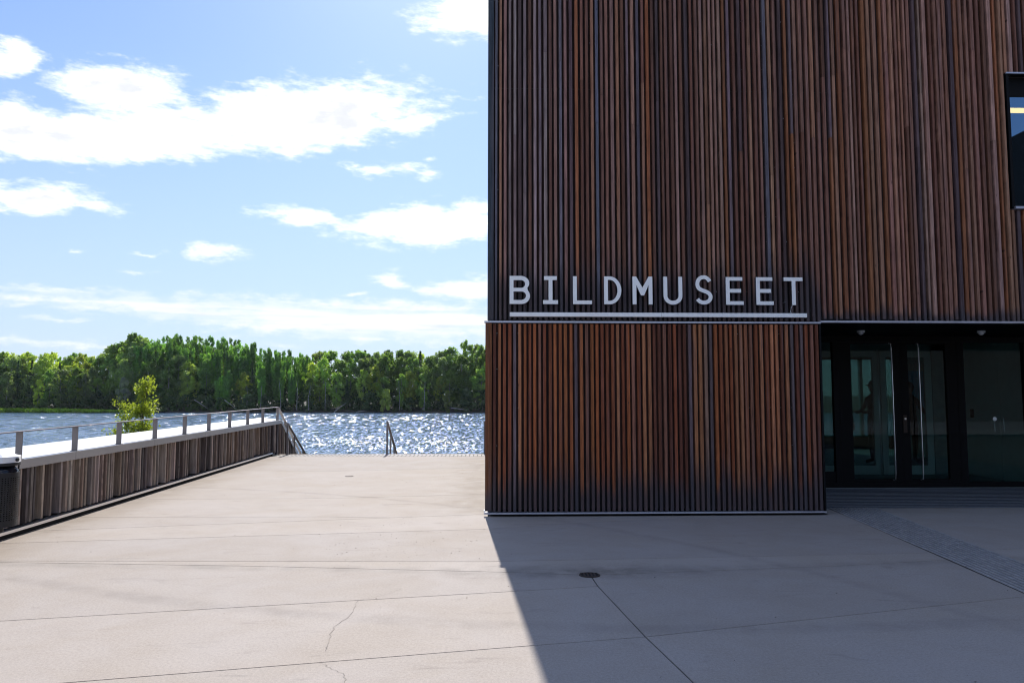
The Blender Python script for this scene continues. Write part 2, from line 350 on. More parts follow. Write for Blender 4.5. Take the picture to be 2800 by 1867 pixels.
def bevel(o, wd=.004, seg=2):
    b = o.modifiers.new('edge', 'BEVEL'); b.width = wd; b.segments = seg; b.limit_method = 'ANGLE'; return o

# ------------------------------------------------------------------ terrain, river
def hbank(X, Y):
    dx = max(-6.95 - X, 0); dy = max(Y - 23.6, 0)
    d = math.hypot(dx, dy)
    return max(-4.5, -.42 - d * .36 - .12 * math.sin(X * 1.3 + Y) * min(1, d))
mb = MB(); xs = [-60, -40, -28, -22, -18, -15, -12.5, -10.5, -9, -8, -7, -4, 0, 14, 40, 150, 600]; ys = [-900, -200, -60, -25, -10, 0, 6, 10, 14, 18, 22, 23.6, 25, 27, 30, 34, 40, 50]
for i in range(len(xs) - 1):
    for j in range(len(ys) - 1):
        mb.quad(*[(X, Y, hbank(X, Y)) for X, Y in ((xs[i], ys[j]), (xs[i + 1], ys[j]), (xs[i + 1], ys[j + 1]), (xs[i], ys[j + 1]))])
tag(mb.build('riverbank', M['earth']), kind='structure')
tag(box('town_square', -60, 120, -160, -12.25, -.3, -.004, M['square']), kind='structure')  # unseen paving behind the camera, added to bounce sunlight onto the facade
def shore(X): return 238.2 - .075 * (X + 4) + 1.6 * math.sin(X * .11) + .9 * math.sin(X * .37)
mb = MB(); fx = [-1300, -800, -420] + [-300 + 10 * k for k in range(52)] + [420, 800, 1300]; offs = [(-6, -4.2), (0, -2.95), (1.5, -2.5), (6, -2.0), (20, -1.2), (60, 1), (400, 3), (1150, 6)]
for i in range(len(fx) - 1):
    for j in range(len(offs) - 1):
        mb.quad(*[(X, shore(max(-300, min(220, X))) + offs[q][0], offs[q][1]) for X, q in ((fx[i], j), (fx[i + 1], j), (fx[i + 1], j + 1), (fx[i], j + 1))])
tag(mb.build('far_bank', M['earth']), kind='structure')
tag(MB().box(-1290, 1290, 9, 262, -5.5, -2.9).build('river', M['water']), kind='structure')

# ------------------------------------------------------------------ plaza: poured slabs between saw-cut joints
plaza = tag(box('plaza', -9e-9 - 5.2, 12.2, -12.2, 21.9, -.30, -.006, M['joint']), kind='structure')
me = plaza.data
for v in me.vertices:
    if v.co.x < 0: v.co.x = -5.2 - .0425 * v.co.y
Ej = [(-5.3, 3.85), (-2.414, 4.443), (.163, 4.977), (1.069, 5.157), (4.353, 6.08), (12, 8.2)]
Aj = [(-5.48, 7.70), (-4.8, 7.66), (-2.212, 7.4), (.197, 7.071), (.94, 6.93)]
A2 = [(.94, 6.93), (3.398, 7.233), (4.41, 7.428), (12, 8.6)]
Bj = [(-5.48, 7.76), (-4.8, 7.72), (-.042, 7.53), (3.637, 7.732), (4.554, 7.794), (12, 9.0)]
Cj = [(-5.38, 5.35), (-3.512, 5.665), (.208, 6.378), (.949, 6.524)]
Fj = [(-5.51, 8.62), (-.054, 9.369), (1.072, 9.766), (2.82, 10.248), (3.2, 10.36)]
Gj = [(-5.54, 9.4), (-2.087, 10.131), (-1.3, 10.30), (.012, 10.566)]
Hj = [(-5.59, 10.49), (-2.145, 10.41), (-1.3, 10.30)]
Ij = [(-5.67, 12.3), (-2.54, 12.295), (.012, 12.77)]
Jj = [(-5.87, 17.1), (-5.229, 17.047), (-3.484, 16.821), (-.691, 17.425), (.012, 17.58)]
D0, D1, D2 = (.949, 6.524), (1.069, 5.157), (3.15, -12)
SLABS = [
 [(-4.65, -12), D2, D1] + Ej[:3][::-1], [D2, (12, -12)] + Ej[3:][::-1],
 Ej[:3] + [D1, D0] + Cj[:-1][::-1], Cj[:-1] + [D0, Aj[-1]] + Aj[:-1][::-1],
 [D1] + Ej[4:] + A2[1:][::-1] + [A2[0], D0],
 Aj + A2[1:] + Bj[::-1],
 Bj + [(12, 10.94), (4.72, 10.94), (4.72, 10.36)] + Fj[::-1],
 Fj + [(.012, 10.37), (.012, 10.566)] + Gj[:-1][::-1],
 Gj[:3] + Hj[:2][::-1], Hj + [Gj[3]] + Ij[::-1], Ij + Jj[::-1], Jj + [(.012, 21.05), (-6.03, 21.05)]]
for poly in SLABS:
    bm = bmesh.new(); vs = [bm.verts.new((px_, py_, 0)) for px_, py_ in poly]
    f = bm.faces.new(vs); f.normal_update()
    if f.normal.z < 0: f.normal_flip()
    bmesh.ops.inset_region(bm, faces=[f], thickness=.0055, use_even_offset=True, use_boundary=True)
    keep = max(bm.faces, key=lambda q: q.calc_area()); bmesh.ops.delete(bm, geom=[q for q in bm.faces if q is not keep], context='FACES')
    r = bmesh.ops.extrude_face_region(bm, geom=[keep]); top = [g for g in r['geom'] if isinstance(g, bmesh.types.BMVert)]
    bmesh.ops.translate(bm, verts=top, vec=(0, 0, 0)); 
    for v in [v for v in bm.verts if v not in top]: v.co.z = -.05
    bmesh.ops.recalc_face_normals(bm, faces=bm.faces)
    me = bpy.data.meshes.new('concrete_slab'); bm.to_mesh(me); bm.free(); me.materials.append(M['conc'])
    link('concrete_slab', me, plaza)
# ribbed stone row at the head of the stairs, then a pale edge stone
n = 0; X = -5.86
rib = None
while X < -.1:
    mb = MB().box(0, .088, 21.075, 21.7, -.05, random.choice((0, .001, .002)))
    o = link('ribbed_paver', mb.mesh('ribbed_paver', M['paver']), plaza, (X, 0, 0)); X += .112
box('edge_stone', -5.95, .005, 21.72, 21.9, -.04, .004, M['conc'], plaza)
# crack
CR = [(-.715, 6.50), (-.83, 6.293), (-1.032, 6.134), (-1.005, 5.741), (-1.072, 5.476), (-1.061, 5.279), (-1.043, 5.052), (-1.023, 4.935)]
CR2 = [(-1.02, 4.74), (-.954, 4.66), (-.846, 4.541), (-.792, 4.388), (-.80, 4.1)]
rr = random.Random(3)
for cr in (CR, CR2):
    pts = []
    for (a, b_) in zip(cr, cr[1:]):
        for k in range(5):
            q = k / 5; pts.append((a[0] + (b_[0] - a[0]) * q + rr.uniform(-.012, .012), a[1] + (b_[1] - a[1]) * q))
    pts.append(cr[-1]); mb = MB()
    for p, q in zip(pts, pts[1:]):
        wd = rr.uniform(.0008, .0020); mb.quad((p[0] - wd, p[1], .002), (p[0] + wd, p[1], .002), (q[0] + wd, q[1], .002), (q[0] - wd, q[1], .002))
    tag(mb.build('crack', simple('crack_dirt', (.22, .195, .17), .95), plaza), kind='stuff')
# entrance mat in front of the doors
matroot = tag(box('entrance_mat', 4.72, 12, 10.952, 13.35, -.0055, -.003, M['dark']), 'ribbed dark entrance mat in front of the glass doors', 'door mat')
Y = 10.965
barm = MB().box(4.73, 12, 0, .098, -.0028, .005).mesh('mat_bar', M['matbar'])
while Y < 13.27:
    link('mat_bar', barm, matroot, (0, Y, 0)); Y += .172
# ribbed guide strip
gs = empty('guide_strip', (4.9, 9, 0), 'ribbed guide strip crossing the shaded paving to the doors', 'tactile strip')
def gx(u, Y):      # u 0..1 across, centre line bends slightly
    l = 4.976 + (Y - 10.888) * .112 if Y > 7.372 else 4.582 + (Y - 7.372) * .13
    r_ = 5.70 + (Y - 10.94) * .130
    return l + (r_ - l) * u
part(MB().hexa([(gx(.025, 3), 3, .001), (gx(.96, 3), 3, .001), (gx(.96, 10.94), 10.94, .001), (gx(.025, 10.94), 10.94, .001), (gx(.025, 3), 3, .003), (gx(.96, 3), 3, .003), (gx(.96, 10.94), 10.94, .003), (gx(.025, 10.94), 10.94, .003)]), 'strip_base', M['ribbase'], gs)
NB = 12
for k in range(NB):
    u0, u1 = (k + .02) / NB, (k + .60) / NB; mb = MB(); yy = [3, 5.2, 7.372, 9.2, 10.94]
    for a, b_ in zip(yy, yy[1:]):
        mb.hexa([(gx(u0, a), a, .003), (gx(u1, a), a, .003), (gx(u1, b_), b_, .003), (gx(u0, b_), b_, .003), (gx(u0, a) + .004, a, .012), (gx(u1, a) - .004, a, .012), (gx(u1, b_) - .004, b_, .012), (gx(u0, b_) + .004, b_, .012)])
    part(mb, 'strip_bar', M['ribbar'], gs)
# floor drains
def drain(x, y, rad, label, rim='iron'):
    d = empty('floor_drain', (x, y, 0), label, 'drain')
    mb = MB(); seg = 36
    for k in range(seg):
        a, b_ = 2 * math.pi * k / seg, 2 * math.pi * (k + 1) / seg
        for (r0, r1, z0, z1) in ((rad * .86, rad, .009, .007), (rad, rad * 1.02, .007, .0), (rad * .84, rad * .86, .003, .009)):
            mb.quad((r0 * math.cos(a), r0 * math.sin(a), z0), (r1 * math.cos(a), r1 * math.sin(a), z1), (r1 * math.cos(b_), r1 * math.sin(b_), z1), (r0 * math.cos(b_), r0 * math.sin(b_), z0))
    mb.build('rim', M[rim], d)
    mb = MB(); n0 = 28; mb.v = [(rad * .9 * math.cos(2 * math.pi * k / n0), rad * .9 * math.sin(2 * math.pi * k / n0), .0025) for k in range(n0)]; mb.f = [tuple(range(n0))]; mb.mi = [0]
    mb.build('sump', M['dark'], d)
    for k in (-2.5, -1.5, -.5, .5, 1.5, 2.5):
        xx = k * rad * .34; hl = math.sqrt(max(0, (rad * .85) ** 2 - xx * xx))
        if hl > .01: MB().box(xx - rad * .075, xx + rad * .075, -hl, hl, .003, .009).build('bar', M[rim], d)
    for s_ in (-1, 1): MB().box(-rad * .84, rad * .84, s_ * rad * .66 - .007, s_ * rad * .66 + .007, .003, .0086).build('cross_bar', M['iron'], d)
drain(.931, 6.925, .094, 'round rusty iron floor drain with slots, on the shaded paving')
drain(-2.841, 15.71, .085, 'small round floor drain on the sunlit paving towards the river stairs', 'conc')
# specks of dirt and leaf bits
mb = MB(); rr = random.Random(9)
for k in range(420):
    if k < 260: x0, y0 = rr.uniform(-5, 6), rr.uniform(3, 20)
    else: x0, y0 = rr.gauss(-.9, .7), rr.gauss(8.6, .7)
    if x0 > -.05 and y0 > 10.3: continue
    s_ = rr.choice((.003, .004, .005, .008)) ; a = rr.uniform(0, 6.3); e = rr.uniform(.4, 1)
    if x0 < -5.0 - .0425 * y0: continue
    c_, n_ = math.cos(a) * s_, math.sin(a) * s_
    mb.quad((x0 + c_, y0 + n_, .004), (x0 - n_ * e, y0 + c_ * e, .005 + s_ * .4), (x0 - c_, y0 - n_, .004), (x0 + n_ * e, y0 - c_ * e, .005))
tag(mb.build('ground_litter', simple('litter', (.05, .04, .03), .9)), 'specks of dirt and leaf bits scattered over the paving', 'litter', kind='stuff')

# ------------------------------------------------------------------ museum building
bld = empty('museum_building', (0, 10.4, 0), 'dark brown slatted timber museum with a recessed glass entrance', 'building')
OX = Vector(bld.location)
def bp(mb, name, mt, parent=None, **kw):
    o = mb.build(name, mt, parent or bld, **kw); o.data.transform(Matrix.Translation(-OX)); return o
TOPZ = 12.5; YB = 24.0; XR = 15.0
# core walls: lower block, upper front wall with a window hole, sides, back with windows, roof
WX0, WX1, WZ0, WZ1 = 7.56, 9.9, 4.36, 6.295
bp(MB().box(.03, 4.64, 10.43, 10.6, .09, 2.64), 'wall', M['core'])
bp(MB().box(4.55, 4.64, 10.6, 13.38, .02, 2.64), 'wall', M['core'])
mb = MB(); mb.box(.03, WX0, 10.44, 10.62, 2.72, TOPZ); mb.box(WX1, XR, 10.44, 10.62, 2.72, TOPZ); mb.box(WX0, WX1, 10.44, 10.62, 2.72, WZ0); mb.box(WX0, WX1, 10.44, 10.62, WZ1, TOPZ)
bp(mb, 'wall', M['core'])
bp(MB().box(.03, .2, 10.62, YB, .02, TOPZ), 'wall', M['core']); bp(MB().box(XR - .2, XR, 10.62, YB, .02, TOPZ), 'wall', M['core'])
mb = MB(); mb.box(.2, 10.6, YB - .2, YB, 0, TOPZ); mb.box(13.4, XR - .2, YB - .2, YB, 0, TOPZ); mb.box(10.6, 13.4, YB - .2, YB, 2.85, TOPZ); mb.box(10.6, 13.4, YB - .2, YB, 0, .4)
bp(mb, 'wall', M['core'])
bp(MB().box(.03, XR, 10.44, YB, TOPZ, TOPZ + .25), 'roof', M['core'])
bp(MB().box(.2, XR - .2, 10.62, YB - .2, 3.3, 3.5), 'floor_slab', M['hall'])
bp(MB().box(4.64, XR - .2, 13.38, YB - .2, -.03, .004), 'hall_floor', M['hallf'])
bp(MB().box(4.64, XR, 10.47, 13.7, 2.722, 2.74), 'soffit', M['black'])
bp(MB().box(4.70, XR - .2, 10.37, 10.44, 2.69, 2.716), 'soffit_edge', M['black'])
# backing boards (one per storey), joints between them recessed
for (z0, z1) in ((2.70, 6.015), (6.03, 9.05), (9.065, 12.1), (12.115, TOPZ - .002)):
    if z0 < WZ1 and z1 > WZ0:
        segs = [(0.04, WX0 - .04, z0, z1), (WX1 + .04, XR, z0, z1)]
        if z0 < WZ0 - .04: segs.append((WX0 - .04, WX1 + .04, z0, WZ0 - .05))
        if z1 > WZ1 + .04: segs.append((WX0 - .04, WX1 + .04, max(z0, WZ1 + .04), z1))
    else: segs = [(0.04, XR, z0, z1)]
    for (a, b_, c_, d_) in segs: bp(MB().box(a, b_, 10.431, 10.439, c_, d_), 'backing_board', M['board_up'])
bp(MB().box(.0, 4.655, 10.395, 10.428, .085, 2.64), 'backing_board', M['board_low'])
LOWPAL = [(.36, .120, .044)] * 6 + [(.26, .080, .034)] * 7 + [(.40, .165, .078)] * 4 + [(.28, .125, .080)] * 4 + [(.16, .055, .032)] * 4 + [(.15, .11, .12)] * 1 + [(.36, .21, .15)]
UPPAL = [(.21, .150, .165)] * 2 + [(.30, .155, .118)] * 8 + [(.38, .20, .130)] * 5 + [(.20, .095, .066)] * 6 + [(.31, .125, .058)] * 4 + [(.135, .125, .155)] * 1 + [(.43, .265, .215)] * 3 + [(.11, .075, .08)] * 3
UPLEFT = [(.21, .185, .225)] * 4 + [(.27, .195, .20)] * 6 + [(.31, .18, .15)] * 6 + [(.17, .17, .215)] * 2 + [(.20, .10, .075)] * 4 + [(.36, .28, .28)] * 2
rs = random.Random(21)
def jit(c, k=.16):
    f = 1 + rs.uniform(-k, k); return (c[0] * f * (1 + rs.uniform(-.06, .06)), c[1] * f, c[2] * f * (1 + rs.uniform(-.06, .06)), 1)
def slat(x, wdt, y0, y1, z0, z1, mt, col, lean=0.0, parent=None):
    mb = MB(); c = .003
    p = [(x, y1, z0), (x, y0 + c, z0), (x + c, y0, z0), (x + wdt - c, y0, z0), (x + wdt, y0 + c, z0), (x + wdt, y1, z0)]
    n_ = 6; mb.v = p + [(a + lean, b_, z1) for a, b_, _ in p]
    # splayed cut at the foot, as drip edge
    for i in (1, 2, 3, 4): mb.v[i] = (mb.v[i][0], mb.v[i][1], z0 - .008)
    for i in range(n_ - 1): mb.f.append((i, i + 1, i + 1 + n_, i + n_))
    mb.f.append(tuple(range(n_))[::-1]); mb.f.append(tuple(range(n_, 2 * n_))); mb.mi = [0] * len(mb.f)
    o = bp(mb, 'slat', mt, parent); o.color = col; return o
# corner boards
o = bp(MB().box(-.030, .058, 10.335, 10.395, .075, 2.640), 'corner_board', M['wood_low']); o.color = (.21, .085, .035, 1)
o = bp(MB().box(-.002, .082, 10.352, 10.415, 2.685, TOPZ), 'corner_board', M['wood_up']); o.color = (.055, .075, .10, 1)
# lower block slats
X = .076
while X < 4.60:
    wd = rs.choice((.040, .040, .042, .044, .036)); dep = rs.choice((0, 0, .004, .008, .012))
    slat(X, wd, 10.340 + dep, 10.395, .072, 2.632, M['wood_low'], jit(rs.choice(LOWPAL)), rs.uniform(-.002, .002)); X += wd + rs.uniform(.027, .036)
# upper slats: each run is two or three lengths butted together
X = .100; wide = 0
LETX = 4.66
while X < 9.9:
    wd = rs.choice((.036, .038, .040, .044, .032)) if X < 4.6 else rs.choice((.030, .036, .040, .044, .050))
    dep = rs.choice((0, 0, .004, .01)) if X < 5.2 else rs.choice((-.012, 0, .006, .016)); over = WX0 - .05 - wd < X < WX1 + .05
    UP = UPLEFT if rs.random() < 1 - X / 2.8 else UPPAL; col = jit(rs.choice(UP)); y0, y1 = 10.362 + dep, 10.431
    zs = [2.69, rs.uniform(4.2, 6.8), 8.8]
    if rs.random() < .35: zs = [2.69, 8.8]
    if over: zs = None
    if zs:
        for a, b_ in zip(zs, zs[1:]):
            slat(X, wd, y0, y1, a, b_ - .002, M['wood_up'], col)
            if rs.random() < .85: col = jit(col[:3], .18)
            else: col = jit(rs.choice(UP))
    elif X < 8.3:
        slat(X, wd, y0, y1, 2.69, WZ0 - .06, M['wood_up'], col); slat(X, wd, y0, y1, WZ1 + .04, 8.8, M['wood_up'], jit(rs.choice(UPPAL)))
    else:
        pass
    X += wd + (rs.uniform(.028, .037) if X < 3.4 else rs.uniform(.028, .048))
# the same slats above and beside the picture, and on the river side: one mass
mb = MB(); X = .1
while X < XR - .05: mb.box(X, X + .04, 10.364, 10.415, 8.81, TOPZ); X += .0715
X = 8.3
while X < XR - .05:
    if X < WX1 + .03: mb.box(X, X + .04, 10.364, 10.415, 2.69, WZ0 - .06); mb.box(X, X + .04, 10.364, 10.415, WZ1 + .04, 8.8)
    elif X > 9.93: mb.box(X, X + .04, 10.364, 10.415, 2.69, 8.8)
    X += .0715
Y = 10.45
while Y < YB: mb.box(.004, .03, Y, Y + .042, .08, 2.64); mb.box(.006, .03, Y, Y + .042, 2.69, TOPZ); Y += .0735
o = bp(mb, 'outer_slats', M['wood_up']); o['kind'] = 'stuff'; o.color = (.13, .10, .10, 1)
# trims
for a, b_ in ((-.045, 1.62), (1.622, 2.47), (2.472, 4.672)):
    bp(MB().box(a, b_, 10.318, 10.42, 2.645, 2.668), 'trim_rail', M['trim'])
for a, b_ in ((4.674, 6.09), (6.092, 9.0), (9.002, 12.0)):
    bp(MB().box(a, b_, 10.330, 10.43, 2.662, 2.688), 'trim_rail', M['trim'])
for a, b_ in ((-.045, 1.52), (1.522, 3.1), (3.102, 4.662)):
    mb = MB(); mb.box(a, b_, 10.300, 10.42, .048, .056); mb.box(a, b_, 10.300, 10.306, .036, .048)
    bp(mb, 'base_rail', M['trim'])
bp(MB().box(-.045, -.033, 10.306, 10.42, .056, .085), 'base_rail_end', M['white'])
bp(MB().box(.05, 4.62, 10.46, 10.6, 0.0, .03), 'plinth', M['dark'])
bp(MB().box(4.650, 4.676, 10.334, 10.44, .06, 2.640), 'edge_trim', M['black'])
bp(MB().box(4.66, 4.70, 10.44, 13.38, .01, 2.70), 'reveal_panel', M['black'])
# screws
mb = MB(); sx = .128
while sx < 4.6:
    for zz in (.42, .95, 1.47, 2.0, 2.5):
        if rs.random() < .5: mb.box(sx, sx + .006, 10.389, 10.396, zz, zz + .006)
    for zz in [3.1 + .36 * k for k in range(14)]:
        if rs.random() < .3: mb.box(sx + .01, sx + .016, 10.409, 10.416, zz, zz + .006)
    sx += .147 * rs.choice((1, 2))
o = bp(mb, 'screw_heads', M['steel']); o['kind'] = 'stuff'

# sign letters ------------------------------------------------------
sign = empty('museum_sign', (2.35, 10.27, 3.1), 'white raised letters BILDMUSEET over a white bar on the slats', 'sign')
def arc(cx, cy, rx, ry, a0, a1, n=14): return [(cx + rx * math.cos(R(a0 + (a1 - a0) * k / n)), cy + ry * math.sin(R(a0 + (a1 - a0) * k / n))) for k in range(n + 1)]
S = .0535    # stroke in metres
H_ = .388
def L_B(w_):
    m_ = .205; o1 = [(0, 0), (w_ - .115, 0)] + arc(w_ - .115, .1125, .115, .1125, -90, 42) + arc(w_ - .125, .288, .115, .100, -40, 90) + [(0, H_)]
    h1 = [(S, S), (w_ - .115, S)] + arc(w_ - .115, .1125 + .002, .060, .0575, -90, 90)[1:] + [(S, .172)]
    h2 = [(S, .222), (w_ - .125, .222)] + arc(w_ - .125, .2765, .058, .0545, -90, 90)[1:] + [(S, .331)]
    return [o1, h1, h2]
def L_I(w_): c = w_ / 2; return [[(0, 0), (w_, 0), (w_, S), (c + S / 2, S), (c + S / 2, H_ - S), (w_ * .93, H_ - S), (w_ * .93, H_), (w_ * .07, H_), (w_ * .07, H_ - S), (c - S / 2, H_ - S), (c - S / 2, S), (0, S)]]
def L_L(w_): return [[(0, 0), (w_, 0), (w_, S * .95), (S, S * .95), (S, H_), (0, H_)]]
def L_D(w_):
    o1 = [(0, 0), (w_ * .32, 0)] + arc(w_ * .32, H_ / 2, w_ * .68, H_ / 2, -90, 90, 24)[1:] + [(0, H_)]
    h1 = [(S, S * .9), (w_ * .32, S * .9)] + arc(w_ * .32, H_ / 2, w_ * .68 - S, H_ / 2 - S * .9, -90, 90, 24)[1:] + [(S, H_ - S * .9)]
    return [o1, h1]
def L_M(w_): c = w_ / 2; return [[(0, 0), (S, 0), (S, .27), (c - .022, .125), (c + .022, .125), (w_ - S, .27), (w_ - S, 0), (w_, 0), (w_, H_), (w_ - .052, H_), (c, .235), (.052, H_), (0, H_)]]
def L_U(w_): return [[(0, H_), (0, .12)] + arc(w_ / 2, .12, w_ / 2, .122, 180, 360, 20)[1:] + [(w_, H_), (w_ - S, H_), (w_ - S, .12)] + arc(w_ / 2, .12, w_ / 2 - S, .067, 360, 180, 20)[1:] + [(S, H_)]]
def L_E(w_): return [[(0, 0), (w_, 0), (w_, S * .93), (S, S * .93), (S, .17), (w_ * .86, .17), (w_ * .86, .222), (S, .222), (S, H_ - S * .93), (w_ * .95, H_ - S * .93), (w_ * .95, H_), (0, H_)]]
def L_T(w_): c = w_ * .52; return [[(c - S / 2, 0), (c + S / 2, 0), (c + S / 2, H_ - S * .95), (w_, H_ - S * .95), (w_, H_), (0, H_), (0, H_ - S * .95), (c - S / 2, H_ - S * .95)]]
def L_S(w_):
    k = S * .5
    cl = arc(w_ * .50, .2885, w_ * .5 - k - .006, .0995 - k + .026, 22, 235, 18) + [(w_ * .5, .196)] + arc(w_ * .5, .1075, w_ * .5 - k, .1075 - k + .0, 55, -158, 18)
    # smooth the centre line a little, then give it width
    for _ in range(2): cl = [cl[0]] + [((a[0] + 2 * b_[0] + c_[0]) / 4, (a[1] + 2 * b_[1] + c_[1]) / 4) for a, b_, c_ in zip(cl, cl[1:], cl[2:])] + [cl[-1]]
    l, r_ = [], []
    for i, p in enumerate(cl):
        a, b_ = cl[max(0, i - 1)], cl[min(len(cl) - 1, i + 1)]; d = Vector((b_[0] - a[0], b_[1] - a[1])).normalized(); l.append((p[0] - d.y * k, p[1] + d.x * k)); r_.append((p[0] + d.y * k, p[1] - d.x * k))
    return [l + r_[::-1]]
# px across the photograph turned into metres on the facade long since: left edge, width
LET = [('B', .302, .281, L_B), ('I', .764, .206, L_I), ('L', 1.178, .263, L_L), ('D', 1.610, .240, L_D), ('M', 2.006, .277, L_M), ('U', 2.438, .263, L_U), ('S', 2.878, .247, L_S), ('E', 3.312, .247, L_E), ('E', 3.738, .244, L_E), ('T', 4.130, .266, L_T)]
for ch, lx, lw, fn in LET:
    cu = bpy.data.curves.new('letter', 'CURVE'); cu.dimensions = '2D'; cu.fill_mode = 'BOTH'; cu.extrude = .024; cu.bevel_depth = .0015; cu.bevel_resolution = 0
    for loop in fn(lw):
        sp = cu.splines.new('POLY'); sp.points.add(len(loop) - 1)
        for p_, (a, b_) in zip(sp.points, loop): p_.co = (a, b_, 0, 1)
        sp.use_cyclic_u = True
    tmp = bpy.data.objects.new('tmp', cu); C.objects.link(tmp)
    dg = bpy.context.evaluated_depsgraph_get(); me = bpy.data.meshes.new_from_object(tmp.evaluated_get(dg)); bpy.data.objects.remove(tmp); bpy.data.curves.remove(cu)
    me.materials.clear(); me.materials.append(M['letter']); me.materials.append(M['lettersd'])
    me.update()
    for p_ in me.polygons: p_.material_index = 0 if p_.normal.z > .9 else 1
    me.transform(Matrix.Translation((lx, 10.27, 2.896)) @ Matrix.Rotation(R(90), 4, 'X')); me.transform(Matrix.Translation(-Vector(sign.location)))
    link('letter', me, sign)
for a, b_ in ((.305, 2.405), (2.409, 4.447)):
    o = part(MB().box(a, b_, 10.245, 10.30, 2.7235, 2.7805), 'underline_bar', M['letter'], sign); bevel(o, .002, 1)
for a in [.5, 1.0, 1.5, 2.0, 2.8, 3.3, 3.9, 4.3]:
    part(MB().tube([(a, 10.29, 2.752), (a, 10.42, 2.752)], .008, 6), 'standoff', M['lettersd'], sign)
for ch, lx, lw, fn in LET:
    part(MB().tube([(lx + .03, 10.29, 2.94), (lx + .03, 10.42, 2.94)], .008, 6), 'standoff', M['lettersd'], sign)
for cx_, wht in ((.53, 0), (.83, 0), (1.72, 0), (1.84, 0), (2.33, 0), (2.9, 0), (4.245, 1)):
    pts = [(cx_ + .03 * wht, 10.29, 2.915), (cx_ - .004, 10.285, 2.86), (cx_ - .012 * wht, 10.29, 2.81), (cx_, 10.29, 2.775)]
    part(MB().tube(pts, .0035, 6), 'cable', M['white'] if wht else M['black'], sign)

# entrance: frames, doors, glass ------------------------------------
YD = 13.386
mb = MB(); mb.box(4.70, XR - .2, YD, YD + .09, 2.62, 2.72); mb.box(4.70, XR - .2, YD, YD + .09, 0.004, .10)
for a, b_ in ((6.26, 6.36), (8.55, 8.68), (9.80, 9.95), (11.6, 11.7)): mb.box(a, b_, YD + .001, YD + .088, .10, 2.62)
bp(mb, 'entrance_frame', M['black'])
bp(MB().box(4.70, 6.258, YD + .02, YD + .07, .10, .29), 'kick_panel', M['black'])
sg = bp(MB().box(4.70, 6.258, YD + .04, YD + .048, .29, 2.62), 'side_glass', M['glass'])
sg = bp(MB().box(8.682, 9.798, YD + .04, YD + .048, .10, 2.62), 'side_glass', M['glass'])
sg = bp(MB().box(9.952, 11.598, YD + .04, YD + .048, .10, 2.62), 'side_glass', M['glass'])
def door(x0, x1, gx0, gx1, hx, lock=None):
    mb = MB(); mb.box(x0, gx0, YD + .005, YD + .07, .104, 2.616); mb.box(gx1, x1, YD + .005, YD + .07, .104, 2.616); mb.box(gx0, gx1, YD + .005, YD + .07, .104, .15); mb.box(gx0, gx1, YD + .005, YD + .07, 2.59, 2.616)
    d = bp(mb, 'door', M['black'])
    bp(MB().box(gx0, gx1, YD + .03, YD + .038, .15, 2.59), 'glass_pane', M['glass'], d)
    pts = [(hx, YD + .0, 2.60), (hx, YD - .07, 2.585), (hx, YD - .08, 2.5), (hx, YD - .08, .25), (hx, YD - .07, .16), (hx, YD + .0, .14)]
    bp(MB().tube(pts, .011, 10), 'handle', M['steel'], d, smooth=True)
    bp(MB().tube([(hx - .16 if hx < 7.5 else hx - .16, YD + .11, 2.5), (hx - .16, YD + .11, .22)], .008, 8), 'inner_handle', M['steel'], d, smooth=True)
    if lock: 
        l_ = bp(MB().box(lock - .035, lock + .035, YD - .006, YD + .004, .98, 1.30), 'lock_plate', M['iron'], d); bevel(l_, .012, 3)
        bp(MB().tube([(lock, YD - .02, 1.235), (lock, YD - .006, 1.235)], .018, 12), 'lock_cylinder', M['steel'], d)
door(6.364, 7.498, 6.59, 7.37, 7.297)
door(7.502, 8.546, 7.64, 8.345, 7.797, 7.549)
st = bp(MB().tube([(9.228, YD + .036, 1.229), (9.228, YD + .030, 1.229)], .036, 24), 'round_sticker', M['white'])
# smoke detectors and downlights under the soffit
for dx, dy in ((6.19, 12.2), (8.23, 12.2)):
    sd = empty('ceiling_detector', (dx, dy, 2.722), 'white dome detector under the canopy above the %s' % ('double glass doors' if dx < 7 else 'fixed glass pane'), 'detector', 'dome detectors under the entrance canopy')
    part(MB().tube([(dx, dy, 2.722), (dx, dy, 2.69), (dx, dy, 2.685)], [.062, .062, .05], 20), 'base', M['white'], sd)
    part(MB().tube([(dx, dy, 2.686), (dx, dy, 2.665), (dx, dy, 2.65)], [.042, .036, .012], 18), 'dome', M['white'], sd)
# vestibule and hall inside
bp(MB().box(10.15, 10.25, 13.50, 15.70, .004, 3.3), 'cupboard_wall', M['greenw'])
for a, b_ in ((13.62, 14.55), (14.56, 15.62)):
    d = bp(MB().box(10.125, 10.149, a, b_, .03, 2.34), 'cupboard_door', M['greenw'])
    hy = b_ - .12 if a < 14 else a + .14
    bp(MB().tube([(10.10, hy, .95), (10.10, hy, 1.22)], .012, 8), 'cupboard_handle', M['steel'], d)
bp(MB().box(10.118, 10.148, 15.35, 15.47, 1.20, 1.38), 'card_reader', M['black'])
bp(MB().box(4.70, XR - .2, YD + .1, YB - .2, 2.90, 2.95), 'hall_ceiling', M['hall'])
YI = 15.7
for (a, b_) in ((5.0, 6.9), (6.95, 8.33), (8.36, 9.46)):
    mb = MB(); mb.box(a, a + .12, YI, YI + .06, .004, 2.6); mb.box(b_ - .14, b_, YI, YI + .06, .004, 2.6); mb.box(a + .12, b_ - .14, YI, YI + .06, .004, .19); mb.box(a + .12, b_ - .14, YI, YI + .06, 2.48, 2.6)
    d = bp(mb, 'inner_door', M['greenw']); bp(MB().box(a + .12, b_ - .14, YI + .02, YI + .03, .19, 2.48), 'glass_pane', M['glass2'], d)
